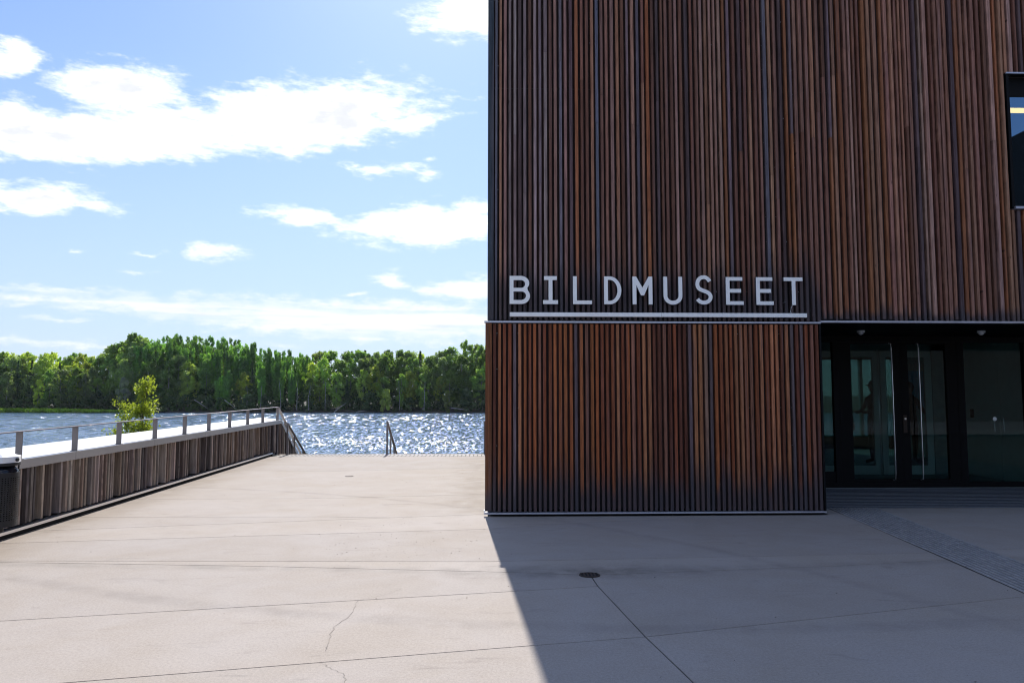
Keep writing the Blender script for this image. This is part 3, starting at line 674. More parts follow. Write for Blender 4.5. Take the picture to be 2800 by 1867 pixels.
bp(MB().box(9.48, 10.15, YI, YI + .1, .004, 2.9), 'partition', M['hall'])
bp(MB().box(4.70, 10.1, YI, YI + .1, 2.62, 2.9), 'partition', M['hall'])
bp(MB().box(11.3, 12.6, 20.2, 20.35, .004, 2.9), 'partition', M['tealw'])
bp(MB().box(11.35, 11.95, 20.12, 20.19, 1.35, 2.35), 'wall_screen', M['blue'])
bp(MB().box(9.0, 9.5, 21.5, 22.0, .004, 2.9), 'column', M['tealw'])
bp(MB().box(10.6, 13.4, YB - .12, YB - .11, .4, 2.85), 'rear_glass', M['rglass'])
for xm in (11.2, 12.0, 12.75): bp(MB().box(xm, xm + .09, YB - .18, YB - .05, .4, 2.85), 'rear_mullion', M['greenw'])
bp(MB().box(5.2, 8.8, 21, 21.15, .004, 2.3), 'partition', M['hall'])

# upper window
mb = MB(); mb.box(WX0 - .03, WX1 + .03, 10.352, 10.62, WZ1 + .002, WZ1 + .03); mb.box(WX0 - .03, WX0 + .012, 10.352, 10.62, WZ0 - .03, WZ1); mb.box(WX1 - .012, WX1 + .03, 10.352, 10.62, WZ0 - .03, WZ1)
win = bp(mb, 'window', M['black'])
bp(MB().box(WX0 - .035, WX1 + .035, 10.335, 10.36, WZ1 + .012, WZ1 + .034), 'window_trim', M['trim'], win)
bp(MB().box(WX0 - .0, WX1 + .035, 10.325, 10.50, WZ0 - .05, WZ0 - .015), 'window_sill', M['trim'], win)
bp(MB().box(WX0 + .012, WX1 - .012, 10.47, 10.50, WZ1 - .28, WZ1), 'blind_box', M['black'], win)
bp(MB().box(WX0 + .012, WX1 - .012, 10.48, 10.488, WZ0 - .014, WZ1 - .28), 'glass_pane', M['wglass'], win)
lamp = empty('strip_light', (9.7, 12, 6.43), 'warm yellow strip lamp glowing behind the upper window', 'lamp')
part(MB().box(8.3, 10.9, 11.98, 12.04, 6.395, 6.46), 'tube', M['lamp'], lamp); part(MB().box(8.3, 10.9, 11.97, 12.05, 6.461, 6.50), 'housing', M['black'], lamp)
bp(MB().box(.2, XR - .2, 10.7, YB - .2, 6.9, 7.0), 'floor_slab', M['core'])

# people standing inside the hall ------------------------------------
def person(name, loc, rz, h, joints, edges, label, hatc=None, scale_r=1.0, hand=None):
    root = empty(name, loc, label, 'person'); root.rotation_euler.z = rz
    k = h / 1.8
    me = bpy.data.meshes.new('body'); names = list(joints); me.from_pydata([Vector(joints[n_][:3]) * k for n_ in names], [(names.index(a), names.index(b_)) for a, b_ in edges], [])
    o = link('body', me, root); me.materials.append(M['cloth'])
    sk = o.modifiers.new('skin', 'SKIN'); 
    for i, n_ in enumerate(names):
        r_ = joints[n_][3] * k * scale_r; me.skin_vertices[0].data[i].radius = (r_, r_ * .82)
    me.skin_vertices[0].data[names.index('pelvis')].use_root = True
    o.modifiers.new('sub', 'SUBSURF').render_levels = 2
    # head: shaped oval with nose, ears, hair cap
    bm = bmesh.new(); bmesh.ops.create_uvsphere(bm, u_segments=18, v_segments=14, radius=1)
    for v in bm.verts:
        x_, y_, z_ = v.co; jaw = .78 + .22 * min(1, (z_ + 1) * .9)
        v.co = Vector((x_ * .078 * jaw, y_ * .098 * jaw + (-.018 * max(0, -z_)), z_ * .125))
        if y_ < -.86 and -.35 < z_ < .1 and abs(x_) < .28: v.co.y -= .022
        if abs(x_) > .93 and abs(z_) < .35 and -.2 < y_ < .3: v.co.x *= 1.16
    hd = bpy.data.meshes.new('head'); bm.to_mesh(hd); bm.free(); hd.materials.append(M['skin']); hd.transform(Matrix.Scale(k, 4)); hd.polygons.foreach_set('use_smooth', [True] * len(hd.polygons))
    J = joints['head']; ho = link('head', hd, root, Vector(J[:3]) * k)
    bm = bmesh.new(); bmesh.ops.create_uvsphere(bm, u_segments=18, v_segments=12, radius=1)
    for v in bm.verts:
        z_ = max(v.co.z, -.1 if v.co.y < 0 else -.7); v.co = Vector((v.co.x * .088, v.co.y * .106 + .006, z_ * .125 + .022))
        if hatc and v.co.y < -.09 and z_ < .25: v.co.y -= .09; v.co.z = .045
    hm = bpy.data.meshes.new('cap'); bm.to_mesh(hm); bm.free(); hm.materials.append(M['cloth']); hm.transform(Matrix.Scale(k, 4))
    link('cap' if hatc else 'hair', hm, root, Vector(J[:3]) * k)
    # hands: palm and five fingers
    for hn, dirn in (('hand_l', Vector(hand[0]) if hand else Vector((0, 0, -1))), ('hand_r', Vector(hand[1]) if hand else Vector((0, 0, -1)))):
        base = Vector(joints['wr_' + hn[-1]][:3]) * k; d = dirn.normalized(); sdv = d.cross(Vector((0, 1, 0))).normalized() if abs(d.y) < .9 else Vector((1, 0, 0)); mb = MB()
        mb.tube([base - d * .02, base + d * .03 * k, base + d * .09 * k], [.026 * k, .038 * k, .034 * k], 8)
        for q, (o_, ln) in enumerate(((-.028, .065), (-.010, .078), (.009, .073), (.026, .058))):
            p0 = base + d * .085 * k + sdv * o_ * k; p1 = p0 + d * ln * .5 * k + sdv * o_ * .25; p2 = p1 + (d + Vector((0, -.25, 0))).normalized() * ln * .5 * k; mb.tube([p0, p1, p2], [.0095 * k, .0088 * k, .006 * k], 6)
        p0 = base + d * .03 * k - sdv * .03 * k; mb.tube([p0, p0 - sdv * .03 * k + d * .03 * k, p0 - sdv * .038 * k + d * .06 * k], [.012 * k, .011 * k, .008 * k], 6)
        mb.build('hand', M['skin'], root, smooth=True)
    return root
def standing(arm_r=None, arm_l=None):
    j = dict(pelvis=(0, 0, .95, .15), waist=(0, 0, 1.10, .135), chest=(0, -.01, 1.32, .165), neckb=(0, 0, 1.47, .09), neck=(0, -.01, 1.55, .055), head=(0, -.02, 1.68, .05),
        sh_l=(.17, 0, 1.43, .068), el_l=(.235, .02, 1.15, .048), wr_l=(.22, -.06, .90, .032), sh_r=(-.17, 0, 1.43, .068), el_r=(-.235, .02, 1.15, .048), wr_r=(-.22, -.06, .90, .032),
        hip_l=(.09, 0, .88, .105), kn_l=(.10, -.02, .49, .068), an_l=(.11, .02, .08, .045), toe_l=(.13, -.15, .035, .04), hip_r=(-.09, 0, .88, .105), kn_r=(-.10, -.02, .49, .068), an_r=(-.11, .02, .08, .045), toe_r=(-.13, -.15, .035, .04))
    if arm_r: j['el_r'], j['wr_r'] = arm_r
    if arm_l: j['el_l'], j['wr_l'] = arm_l
    j['top'] = (0, -.02, 1.60, .05); j.pop('head'); j['head'] = (0, -.02, 1.68, .05)
    return j
ED = [('pelvis', 'waist'), ('waist', 'chest'), ('chest', 'neckb'), ('neckb', 'neck'), ('neck', 'top'), ('top', 'head'), ('neckb', 'sh_l'), ('sh_l', 'el_l'), ('el_l', 'wr_l'), ('neckb', 'sh_r'), ('sh_r', 'el_r'), ('el_r', 'wr_r'),
      ('pelvis', 'hip_l'), ('hip_l', 'kn_l'), ('kn_l', 'an_l'), ('an_l', 'toe_l'), ('pelvis', 'hip_r'), ('hip_r', 'kn_r'), ('kn_r', 'an_r'), ('an_r', 'toe_r')]
person('person', (9.55, 18.3, .004), R(-75), 2.02, standing(arm_r=((-.20, -.12, 1.18, .048), (-.12, -.30, 1.12, .032)), arm_l=((.20, -.12, 1.18, .048), (.10, -.30, 1.12, .032))), ED, 'person in dark clothes and a peaked cap standing inside behind the left glass door', True, hand=((0, -1, .1), (0, -1, .1)))
person('person', (8.98, 18.7, .004), R(20), 1.92, standing(), ED, 'person in dark clothes standing inside, half hidden behind the left door post')
person('person', (10.50, 18.4, .004), R(10), 1.98, standing(arm_l=((.30, -.02, 1.20, .05), (.43, -.06, 1.36 - .28, .034))), ED, 'person in dark clothes inside behind the door handle, one arm held out', hand=((.55, 0, -.8), (0, 0, -1)))

# ------------------------------------------------------------------ low wall with ledge and railing along the plaza
wall = empty('river_wall', (-5.6, 12, 0), 'low timber-clad wall with a pale metal ledge along the plaza', 'wall')
WO = Vector(wall.location)
def wx(Y, off=0.0): return -5.09 - .0425 * Y + off
def captop(Y): return (.88 + (Y - 8.9) * .0068) if Y < 22.35 else .9715 - (Y - 22.35) * .47
def lbox(mb, Y0, Y1, o0, o1, z0a, z1a, z0b, z1b):
    """a length of wall section between two stations"""
    return mb.hexa([(wx(Y0, o0), Y0, z0a), (wx(Y0, o1), Y0, z0a), (wx(Y1, o1), Y1, z0b), (wx(Y1, o0), Y1, z0b), (wx(Y0, o0), Y0, z1a), (wx(Y0, o1), Y0, z1a), (wx(Y1, o1), Y1, z1b), (wx(Y1, o0), Y1, z1b)])
YS = [-6, 22.35]
mb = MB(); lbox(mb, -6, 22.35, -.34, -.14, -.5, captop(-6) - .03, -.5, captop(22.35) - .03); lbox(mb, 22.35, 26.5, -.34, -.14, -3, captop(22.35) - .03, -3, captop(26.5) - .03)
part(mb, 'wall_core', M['dark'], wall)
# ledge sheets with seams
seams = [-6, -3, 0, 3, 6, 7.7, 10.35, 13.0, 15.6, 18.3, 20.6, 22.35]
for a, b_ in zip(seams, seams[1:]):
    mb = MB(); za, zb = captop(a), captop(b_); a2, b2 = a + .004, b_ - .004
    if b_ < 22.3: mb.hexa([(-6.5 - .0355 * a2, a2, za - .012), (wx(a2), a2, za - .012), (wx(b2), b2, zb - .012), (-6.5 - .0355 * b2, b2, zb - .012), (-6.5 - .0355 * a2, a2, za), (wx(a2), a2, za), (wx(b2), b2, zb), (-6.5 - .0355 * b2, b2, zb)])
    else: mb.hexa([(-6.5 - .0355 * a2, a2, za - .012), (wx(a2), a2, za - .012), (wx(b2), b2, zb - .012), (-7.39, 25.0, zb - .012), (-6.5 - .0355 * a2, a2, za), (wx(a2), a2, za), (wx(b2), b2, zb), (-7.39, 25.0, zb)])
    part(mb, 'ledge_sheet', M['alu'], wall)
    mb = MB(); lbox(mb, a2, b2, -.004, .004, za - .105, za + .001, zb - .105, zb + .001); part(mb, 'fascia_sheet', M['fascia'], wall)
mb = MB(); lbox(mb, 22.354, 26.5, -.9, .004, captop(22.354) - .012, captop(22.354), captop(26.5) - .012, captop(26.5)); part(mb, 'ledge_sheet', M['alu'], wall)
mb = MB(); lbox(mb, 22.354, 26.5, -.004, .005, captop(22.354) - .115, captop(22.354) + .001, captop(26.5) - .115, captop(26.5) + .001); part(mb, 'fascia_sheet', M['fascia'], wall)
mb = MB(); mb.quad((-6.5 + .2, -6, .75), (-6.3 - .0355 * 25, 25, .9), (-6.3 - .0355 * 25, 25, -3), (-6.3, -6, -1.5)); part(mb, 'rear_face', M['core'], wall)
# cladding slats of uneven depth
WPAL = [(.36, .31, .275), (.45, .39, .345), (.28, .24, .215), (.16, .135, .125), (.34, .28, .235), (.28, .215, .17), (.135, .12, .12)]
Y = 5.6; rs = random.Random(33)
while Y < 25.6:
    wd = rs.choice((.03, .035, .04, .045)); dep = rs.choice((-.125, -.11, -.05, -.01, -.02, -.015, -.03)); zt = captop(Y + .03) - (.03 if Y > 22.3 else .02); zb = .12 if Y < 21.6 else max(-2.5, .12 - (Y - 21.6) * .9)
    if Y < 22.3 or zt - zb > .15:
        mb = MB(); ln = .05 if rs.random() < .03 else 0
        mb.hexa([(wx(Y, -.14), Y, zb), (wx(Y, dep), Y, zb), (wx(Y, dep), Y + wd, zb), (wx(Y, -.14), Y + wd, zb), (wx(Y, -.14), Y + ln, zt), (wx(Y, dep), Y + ln, zt), (wx(Y, dep), Y + wd + ln, zt), (wx(Y, -.14), Y + wd + ln, zt)])
        o = part(mb, 'slat', M['wood_wall'], wall); o.color = jit(rs.choice(WPAL), .2)
    Y += wd + rs.uniform(.04, .095)
# base rail, dark gap beneath
for a, b_ in ((-6, 3), (3, 6.6), (6.6, 9.9), (9.9, 13.3), (13.3, 16.7), (16.7, 21.3)):
    mb = MB(); lbox(mb, a + .003, b_ - .003, -.10, .012, .088, .094, .088, .094); lbox(mb, a + .003, b_ - .003, .006, .012, .060, .088, .060, .088); part(mb, 'base_rail', M['steel'], wall)
mb = MB(); mb.hexa([(wx(21.3, -.05), 21.302, .0), (wx(21.3, .012), 21.302, .0), (wx(21.62, .012), 21.62, .0), (wx(21.62, -.05), 21.62, .0), (wx(21.3, -.05), 21.302, .094), (wx(21.3, .012), 21.302, .094), (wx(21.62, .012), 21.62, .004), (wx(21.62, -.05), 21.62, .004)])
part(mb, 'base_rail_end', M['bin'], wall)
mb = MB(); lbox(mb, -6, 21.3, -.098, -.04, .0, .06, .0, .06); part(mb, 'plinth', M['dark'], wall)
# railing on the ledge
rail = empty('ledge_railing', (-5.6, 12, .9), 'long low steel handrail on flat posts along the pale ledge', 'railing')
PY = [3.9, 5.22, 6.53, 7.83, 9.125, 10.434, 11.774, 13.158, 14.579, 15.989, 17.449, 18.938, 20.397, 22.056]
def railz(Y): return 1.215 + (Y - 9.1) * .0108 if Y < 22.1 else 1.3554 - (Y - 22.1) * .47
for Y in PY:
    part(MB().box(wx(Y, -.098), wx(Y, -.022), Y - .006, Y + .006, captop(Y) - .002, railz(Y) - .008), 'post', M['post'], rail)
for Y in PY: part(MB().box(wx(Y, -.108), wx(Y, -.012), Y - .03, Y + .03, captop(Y) - .001, captop(Y) + .006), 'base_plate', M['post'], rail)
mb = MB()
for a, b_ in ((3.2, 22.1),): lbox(mb, a, b_, -.098, -.022, railz(a) - .012, railz(a), railz(b_) - .012, railz(b_))
part(mb, 'handrail', M['post'], rail)
mb = MB(); lbox(mb, 22.102, 26.4, -.098, -.022, railz(22.102) - .012, railz(22.102), railz(26.4) - .012, railz(26.4)); part(mb, 'handrail', M['post'], rail)
for Y in (23.1, 24.3, 25.5): part(MB().box(wx(Y, -.098), wx(Y, -.022), Y - .006, Y + .006, captop(Y) - .002, railz(Y) - .008), 'post', M['post'], rail)
# stair rails
def stair_rail(X, Y0, top, ys_, label, wd=.05, slope=.47):
    r_ = empty('stair_rail', (X, Y0, 0), label, 'handrail', 'handrails of the river stairs')
    for i, yy in enumerate(ys_):
        zt = top - (yy - Y0) * slope; zb = 0.004 if i == 0 else -.155 * math.ceil((yy - 21.9) / .33)
        part(MB().box(X - wd / 2, X + wd / 2, yy - .006, yy + .006 + (.02 if i == 0 else 0), zb, zt - .012), 'post', M['post'], r_)
    y1 = ys_[-1] + .35
    mb = MB(); za, zb_ = top, top - (y1 - Y0) * slope
    mb.hexa([(X - wd / 2 - .006, Y0 - .008, za - .014), (X + wd / 2 + .006, Y0 - .008, za - .014), (X + wd / 2 + .006, y1, zb_ - .014), (X - wd / 2 - .006, y1, zb_ - .014), (X - wd / 2 - .006, Y0 - .008, za + .004), (X + wd / 2 + .006, Y0 - .008, za + .004), (X + wd / 2 + .006, y1, zb_ + .004), (X - wd / 2 - .006, y1, zb_ + .004)])
    part(mb, 'handrail', M['post'], r_)
stair_rail(-5.70, 21.72, .90, [21.72, 22.55, 23.6, 24.7, 25.8], 'brown-grey stair handrail beside the end of the timber wall')
stair_rail(-2.88, 21.82, .945, [21.82, 22.62, 23.5, 24.5, 25.5], 'free-standing stair handrail in the middle of the stair head')
stair_rail(-.075, 21.75, .95, [21.75, 22.7, 23.7, 24.7, 25.7], 'stair handrail tucked against the museum corner')
# stairs and lower quay
st = empty('river_stairs', (-3, 24, -1), 'broad concrete stairs going down from the plaza to the river', 'stairs')
for k in range(13): part(MB().box(-6.3, .0, 21.902 + .33 * k, 21.90 + .33 * (k + 1), -2.9, -.155 * (k + 1)), 'step', M['conc'], st)
tag(box('lower_quay', -8, 15, 26.2, 31, -3.4, -2.16, M['conc']), kind='structure')

# ------------------------------------------------------------------ litter bin and ash box
bn = empty('litter_bin', (-4.9, 7.95, .3), 'black perforated litter bin with pale lid at the wall', 'litter bin')
BX, BY, BR = -5.035, 7.95, .20
def perf(mb, cx, cy, r, z0, z1, cols, rows, hole=.5, sq=False):
    ch = (z1 - z0) / rows
    def P(u, z): 
        a = 2 * math.pi * u; return (cx + r * math.cos(a), cy + r * math.sin(a), z)
    for i in range(cols):
        for j in range(rows):
            u0, u1 = i / cols, (i + 1) / cols; za, zb = z0 + j * ch, z0 + (j + 1) * ch; m_ = (1 - hole) / 2; ua, ub = u0 + (u1 - u0) * m_, u1 - (u1 - u0) * m_; zc, zd = za + ch * m_, zb - ch * m_
            mb.quad(P(u0, za), P(u1, za), P(ub, zc), P(ua, zc)); mb.quad(P(u1, za), P(u1, zb), P(ub, zd), P(ub, zc)); mb.quad(P(u1, zb), P(u0, zb), P(ua, zd), P(ub, zd)); mb.quad(P(u0, zb), P(u0, za), P(ua, zc), P(ua, zd))
mb = MB(); perf(mb, BX, BY, BR, .36, .80, 46, 20, .45); mb.tube([(BX, BY, .30), (BX, BY, .36)], BR, 46, cap=True)
mb.tube([(BX, BY, .80), (BX, BY, .845), (BX, BY, .845), (BX, BY, .80)], [BR, BR, BR - .01, BR - .01], 46, cap=False); part(mb, 'basket', M['bin'], bn)
mb = MB(); mb.tube([(BX, BY, .33), (BX, BY, .78), (BX + .01, BY, .86), (BX, BY, .90)], [BR - .025, BR - .02, BR - .012, BR - .07], 22)
mb.v = [(a + random.uniform(-.008, .008), b_ + random.uniform(-.008, .008), c_ + random.uniform(-.01, .01)) for a, b_, c_ in mb.v]
part(mb, 'bag', M['plastic'], bn, smooth=True)
mb = MB(); mb.tube([(BX, BY, .945), (BX, BY, 1.005), (BX, BY, 1.035)], [BR + .012, BR + .012, BR * .55], 8); part(mb, 'lid', M['white'], bn)
part(MB().tube([(BX, BY, .915), (BX, BY, .945)], BR + .004, 30), 'lid_collar', M['bin'], bn)
for a in (25, 150, 270):
    part(MB().tube([(BX + (BR - .012) * math.cos(R(a)), BY + (BR - .012) * math.sin(R(a)), .83), (BX + (BR - .012) * math.cos(R(a)), BY + (BR - .012) * math.sin(R(a)), .93)], .008, 6), 'strut', M['bin'], bn)
part(MB().tube([(BX + BR + .01, BY - .03, .975), (BX + BR + .03, BY - .03, .975)], .018, 10), 'lock', M['bin'], bn)
part(MB().tube([(BX + .06, BY, .24), (BX + .06, BY, .31)], .03, 10), 'drain_stub', M['bin'], bn)
part(MB().box(wx(8, -.10), BX, BY - .03, BY + .03, .55, .60), 'bracket', M['bin'], bn)
ab = empty('ash_box', (-5.3, 8.6, .6), 'small perforated ash box with white top behind the litter bin', 'ash box')
mb = MB(); perf(mb, -5.39, 8.65, .055, .53, .76, 18, 9, .45); mb.tube([(-5.39, 8.65, .50), (-5.39, 8.65, .53)], .055, 18); part(mb, 'body', M['bin'], ab)
part(MB().tube([(-5.39, 8.65, .76), (-5.39, 8.65, .815)], .060, 18), 'cap', M['white'], ab)
part(MB().box(wx(8.65, -.10), -5.40, 8.63, 8.67, .62, .66), 'bracket', M['bin'], ab)

# ------------------------------------------------------------------ neighbouring building, mirrored in the upper window
nb = empty('neighbour_building', (34, -24, 0), 'brick building with a dark sloping roof, mirrored in the upper window', 'building')
part(MB().hexa([(20, -40, -.4), (52, -40, -.4), (52, -24, -.4), (20, -24, -.4), (20, -40, 9.6), (52, -40, 12.8), (52, -24, 12.8), (20, -24, 9.6)]), 'wall', M['nb'], nb)
mb = MB(); mb.hexa([(19, -41, 9.6), (53, -41, 13), (53, -23, 13), (19, -23, 9.6), (19, -41, 11), (53, -41, 28), (53, -23, 28), (19, -23, 11)]); part(mb, 'roof', M['nbroof'], nb)
for i in range(4, 7):
    for j in range(2):
        xx, zz = 22.5 + 4.2 * i, 1.5 + 3.8 * j; f = part(MB().box(xx, xx + 1.8, -24.0, -23.94, zz, zz + 2), 'window', M['nbroof'], nb)
        g_ = MB().box(xx + .1, xx + 1.7, -23.94, -23.92, zz + .1, zz + 1.9).build('pane', M['dark'], f); g_.data.transform(Matrix.Translation(-Vector(nb.location)))

# ------------------------------------------------------------------ vegetation
def leaves_mesh(name, cen, rad, per, size, mt, flat=.0, up=0.0, seed=0, taper=None):
    """leaf-sized diamonds spread through ellipsoidal clumps (cen N x 3, rad N x 3)"""
    g = np.random.default_rng(seed); N = len(cen) * per
    c = np.repeat(np.array(cen, float), per, 0); r = np.repeat(np.array(rad, float), per, 0)
    d = g.normal(size=(N, 3)); d /= np.linalg.norm(d, axis=1)[:, None]; d *= (g.random(N) ** .42)[:, None]
    p = c + d * r
    a = g.normal(size=(N, 3)); a[:, 2] += up * np.sign(a[:, 2] + 1e-6) ; a /= np.linalg.norm(a, axis=1)[:, None]
    b = np.cross(a, g.normal(size=(N, 3))); b /= np.linalg.norm(b, axis=1)[:, None]
    s = size * (.55 + .9 * g.random(N))[:, None]
    V = np.empty((N * 4, 3)); V[0::4] = p + a * s; V[1::4] = p + b * s * .62; V[2::4] = p - a * s; V[3::4] = p - b * s * .62
    me = bpy.data.meshes.new(name); me.vertices.add(N * 4); me.vertices.foreach_set('co', V.ravel()); me.loops.add(N * 4); me.loops.foreach_set('vertex_index', np.arange(N * 4)); me.polygons.add(N)
    me.polygons.foreach_set('loop_start', np.arange(0, N * 4, 4)); me.polygons.foreach_set('loop_total', np.full(N, 4)); me.update(calc_edges=True); me.materials.append(mt); return me
def trunk_mesh(name, h, r, mt, limbs=6, seed=0, lean=0.0, start=.3):
    g = random.Random(seed); mb = MB(); pts = []
    for k in range(6):
        q = k / 5; pts.append((lean * h * q + g.uniform(-.1, .1) * q, g.uniform(-.1, .1) * q, h * q))
    mb.tube(pts, [r * (1 - .8 * k / 5) for k in range(6)], 6)
    for k in range(limbs):
        q = start + (1 - start) * (k + .5) / limbs * .9; z = h * q; a = g.uniform(0, 6.28); ln = h * .16 * (1.2 - q)
        p0 = Vector((lean * z, 0, z)); p1 = p0 + Vector((math.cos(a) * ln * .6, math.sin(a) * ln * .6, ln * .5)); p2 = p1 + Vector((math.cos(a) * ln * .4, math.sin(a) * ln * .4, ln * .7))
        mb.tube([p0, p1, p2], [r * .35, r * .22, r * .08], 4)
    return mb.mesh(name, mt)
def birch(seed, h=16.5, w_=3.0):
    g = random.Random(seed); cen, rad = [], []
    for k in range(66):
        q = g.random() ** .8; z = h * (.10 + .88 * q); prof = math.sin(math.pi * min(1, .12 + .86 * (1 - q)) ** .9) ** .7 * (1 if q < .85 else .65); a = g.uniform(0, 6.28); rr_ = w_ * prof * math.sqrt(g.random())
        cen.append((rr_ * math.cos(a), rr_ * math.sin(a), z)); s = g.uniform(.45, .95); rad.append((s, s, s * g.uniform(1.0, 1.6)))
    cen.append((g.uniform(-.3, .3), 0, h * .99)); rad.append((.35, .35, .8))
    return leaves_mesh('crown', cen, rad, 84, .225, M['leaf_far'], seed=seed), trunk_mesh('trunk', h * .93, .16, M['birchbark'], 6, seed, g.uniform(-.03, .03))
def poplar(seed, h=21, w_=3.0):
    g = random.Random(seed); cen, rad = [], []
    for l in range(12):
        a = g.uniform(0, 6.28); r0 = w_ * math.sqrt(g.random()); top = h * g.uniform(.74, .98) * (1 - .06 * r0 / w_)
        for k in range(9):
            z = top * (.22 + .78 * k / 8); rr_ = r0 * (.5 + .5 * k / 8); cen.append((rr_ * math.cos(a) + g.uniform(-.35, .35), rr_ * math.sin(a) + g.uniform(-.35, .35), z)); s = g.uniform(.65, .95) * (1 if k < 7 else .7); rad.append((s, s, s * 1.7))
    return leaves_mesh('crown', cen, rad, 70, .26, M['leaf_far'], seed=seed, up=.8), trunk_mesh('trunk', h * .85, .2, M['bark'], 8, seed)
def bush(seed, h=5.5, w_=2.4):
    g = random.Random(seed); cen, rad = [], []
    for k in range(24):
        a = g.uniform(0, 6.28); q = g.random(); rr_ = w_ * math.sqrt(g.random()) * (1 - .55 * q * q); cen.append((rr_ * math.cos(a), rr_ * math.sin(a), .4 + h * q * .9)); s = g.uniform(.5, 1.0); rad.append((s, s, s * .85))
    return leaves_mesh('crown', cen, rad, 80, .28, M['leaf_far'], seed=seed), trunk_mesh('trunk', h * .6, .1, M['bark'], 4, seed)
def spruce(seed, h=15):
    g = random.Random(seed); cen, rad = [], []
    for k in range(40):
        q = k / 39; z = h * (.12 + .88 * q); r0 = 2.0 * (1 - q) ** .9; n_ = 1
        a = k * 2.4; cen.append((r0 * .6 * math.cos(a), r0 * .6 * math.sin(a), z)); rad.append((max(.18, r0 * .55), max(.18, r0 * .55), .35))
    return leaves_mesh('crown', cen, rad, 60, .2, M['leaf_far'], seed=seed), trunk_mesh('trunk', h * .96, .17, M['bark'], 3, seed)
KIND = {'birch': [birch(s) for s in (1, 2, 3, 4, 5, 6)], 'poplar': [poplar(s) for s in (11, 12, 13, 14)], 'bush': [bush(s) for s in (21, 22, 23, 24)], 'spruce': [spruce(31)]}
BASEH = {'birch': 16.5, 'poplar': 21, 'bush': 5.5, 'spruce': 15}
LAB = {'birch': ('slender birch with airy green crown in the wood across the river', 'birch tree', 'birches in the wood across the river', 'birch_tree'),
       'poplar': ('tall poplar with upright leafy leaders on the high part of the far wood', 'poplar tree', 'tall poplars standing above the far wood', 'poplar_tree'),
       'bush': ('dense low alder bush along the far waterline', 'bush', 'bushes along the far shore', 'alder_bush'),
       'spruce': ('narrow dark spruce with a pointed top in the wood across the river', 'spruce tree', 'dark spruces in the far wood', 'spruce_tree')}
COL = {'birch': [(.100, .165, .032), (.120, .185, .036), (.085, .145, .034), (.150, .200, .040), (.105, .150, .050)], 'poplar': [(.080, .165, .032), (.066, .135, .028), (.100, .190, .034)],
       'bush': [(.060, .115, .034), (.075, .125, .045), (.090, .145, .045)], 'spruce': [(.035, .065, .028)]}
gt = random.Random(77)
NOUN = {'birch': 'airy birch', 'poplar': 'upright poplar', 'bush': 'alder bush', 'spruce': 'pointed spruce'}
PLACES = [(-148, 'at the left edge'), (-136, 'above the reeds'), (-126, 'left of the young tree'), (-114, 'behind the young tree'), (-104, 'right of the young tree'), (-92, 'amid the high part'), (-80, 'right of the high part'), (-66, 'where the ledge railing ends'), (-50, 'left of the middle handrail'), (-38, 'above the middle handrail'), (-26, 'behind the rounded bush'), (-14, 'behind the bright sapling'), (-5, 'near the museum corner'), (999, 'right at the museum corner')]
def plant(kind, X, Y, Z, h, wsc=1.0, col=None, label=None, cat=None, group=True):
    crown, trunk = gt.choice(KIND[kind]); l = LAB[kind]; k = h / BASEH[kind]
    f0 = h / BASEH[kind]; pl = next(t_ for x_, t_ in PLACES if X < x_); sz = 'tall' if f0 > 1.0 else ('short' if f0 < .75 else 'mid-height')
    cc = col or gt.choice(COL[kind]); f = gt.uniform(.65, 1.35); f *= 1.8 * (.68 if kind == 'bush' else 1); tone = 'bright' if cc[1] * f > .34 else ('dark' if cc[1] * f < .22 else 'mid-green')  # bushes darkened: shade low in the wood put into their leaf colour
    dp = 'at the front of' if Y - shore(X) < 7 else ('deep in' if Y - shore(X) > 19 else 'within')
    o = empty(l[3], (X, Y, Z), label or f'{sz} {tone} {NOUN[kind]} {dp} the far wood {pl}', cat or l[1], l[2] if group else None)
    o.rotation_euler.z = gt.uniform(0, 6.28); o.scale = (k * wsc, k * wsc, k)
    c = link('crown', crown, o); c.color = (cc[0] * f, cc[1] * f * .98, cc[2] * f * 1.4, 1)  # extra blue in the leaf colour stands in for distant haze
    link('trunk', trunk, o); return o
PROF = [(-330, 15.5), (-153, 15.5), (-142, 16.2), (-130, 15.2), (-121, 15.2), (-116, 19.5), (-111, 21.8), (-102, 23.6), (-92, 23.3), (-85, 21.6), (-75, 19.6), (-65, 18.6), (-54, 16.2), (-42, 16.6), (-33, 17.4), (-25, 16.2), (-15, 16.4), (-7, 19.5), (0, 19.0), (30, 17.5), (220, 17)]
def top_at(X): return float(np.interp(X, [p[0] for p in PROF], [p[1] for p in PROF]))
nt = 0
for row, (dy, step, zb) in enumerate(((4, 4.3, -2.0), (9, 4.3, -1.6), (15, 4.6, -1.2), (22, 5.2, -.6))):
    X = -196 if row < 3 else -200
    while X < 12:
        Xq = X + gt.uniform(-1.4, 1.4); Y = shore(Xq) + dy + gt.uniform(-2, 2); tp = top_at(Xq * (240 / Y))
        tall = -118 < Xq < -62
        H = (tp - zb + (0 if row > 1 else -1.5 * (2 - row))) * (Y / 244) * (gt.uniform(.84, 1.02) if row < 2 else gt.uniform(.91, 1.02))
        if tall and row == 0: H *= gt.uniform(.62, .9)
        if row == 0 and not tall: H *= gt.uniform(.60, .95)
        kind = 'poplar' if (tall and (row > 0 or gt.random() < .4)) or (-60 > Xq > -75) else ('spruce' if gt.random() < .045 else 'birch')
        col = None
        if kind == 'birch' and gt.random() < .12: col = (.22, .27, .04)
        plant(kind, Xq, Y, zb, H, gt.uniform(1.0, 1.45) if kind != 'poplar' else gt.uniform(.85, 1.1), col); nt += 1; X += step
X = -190
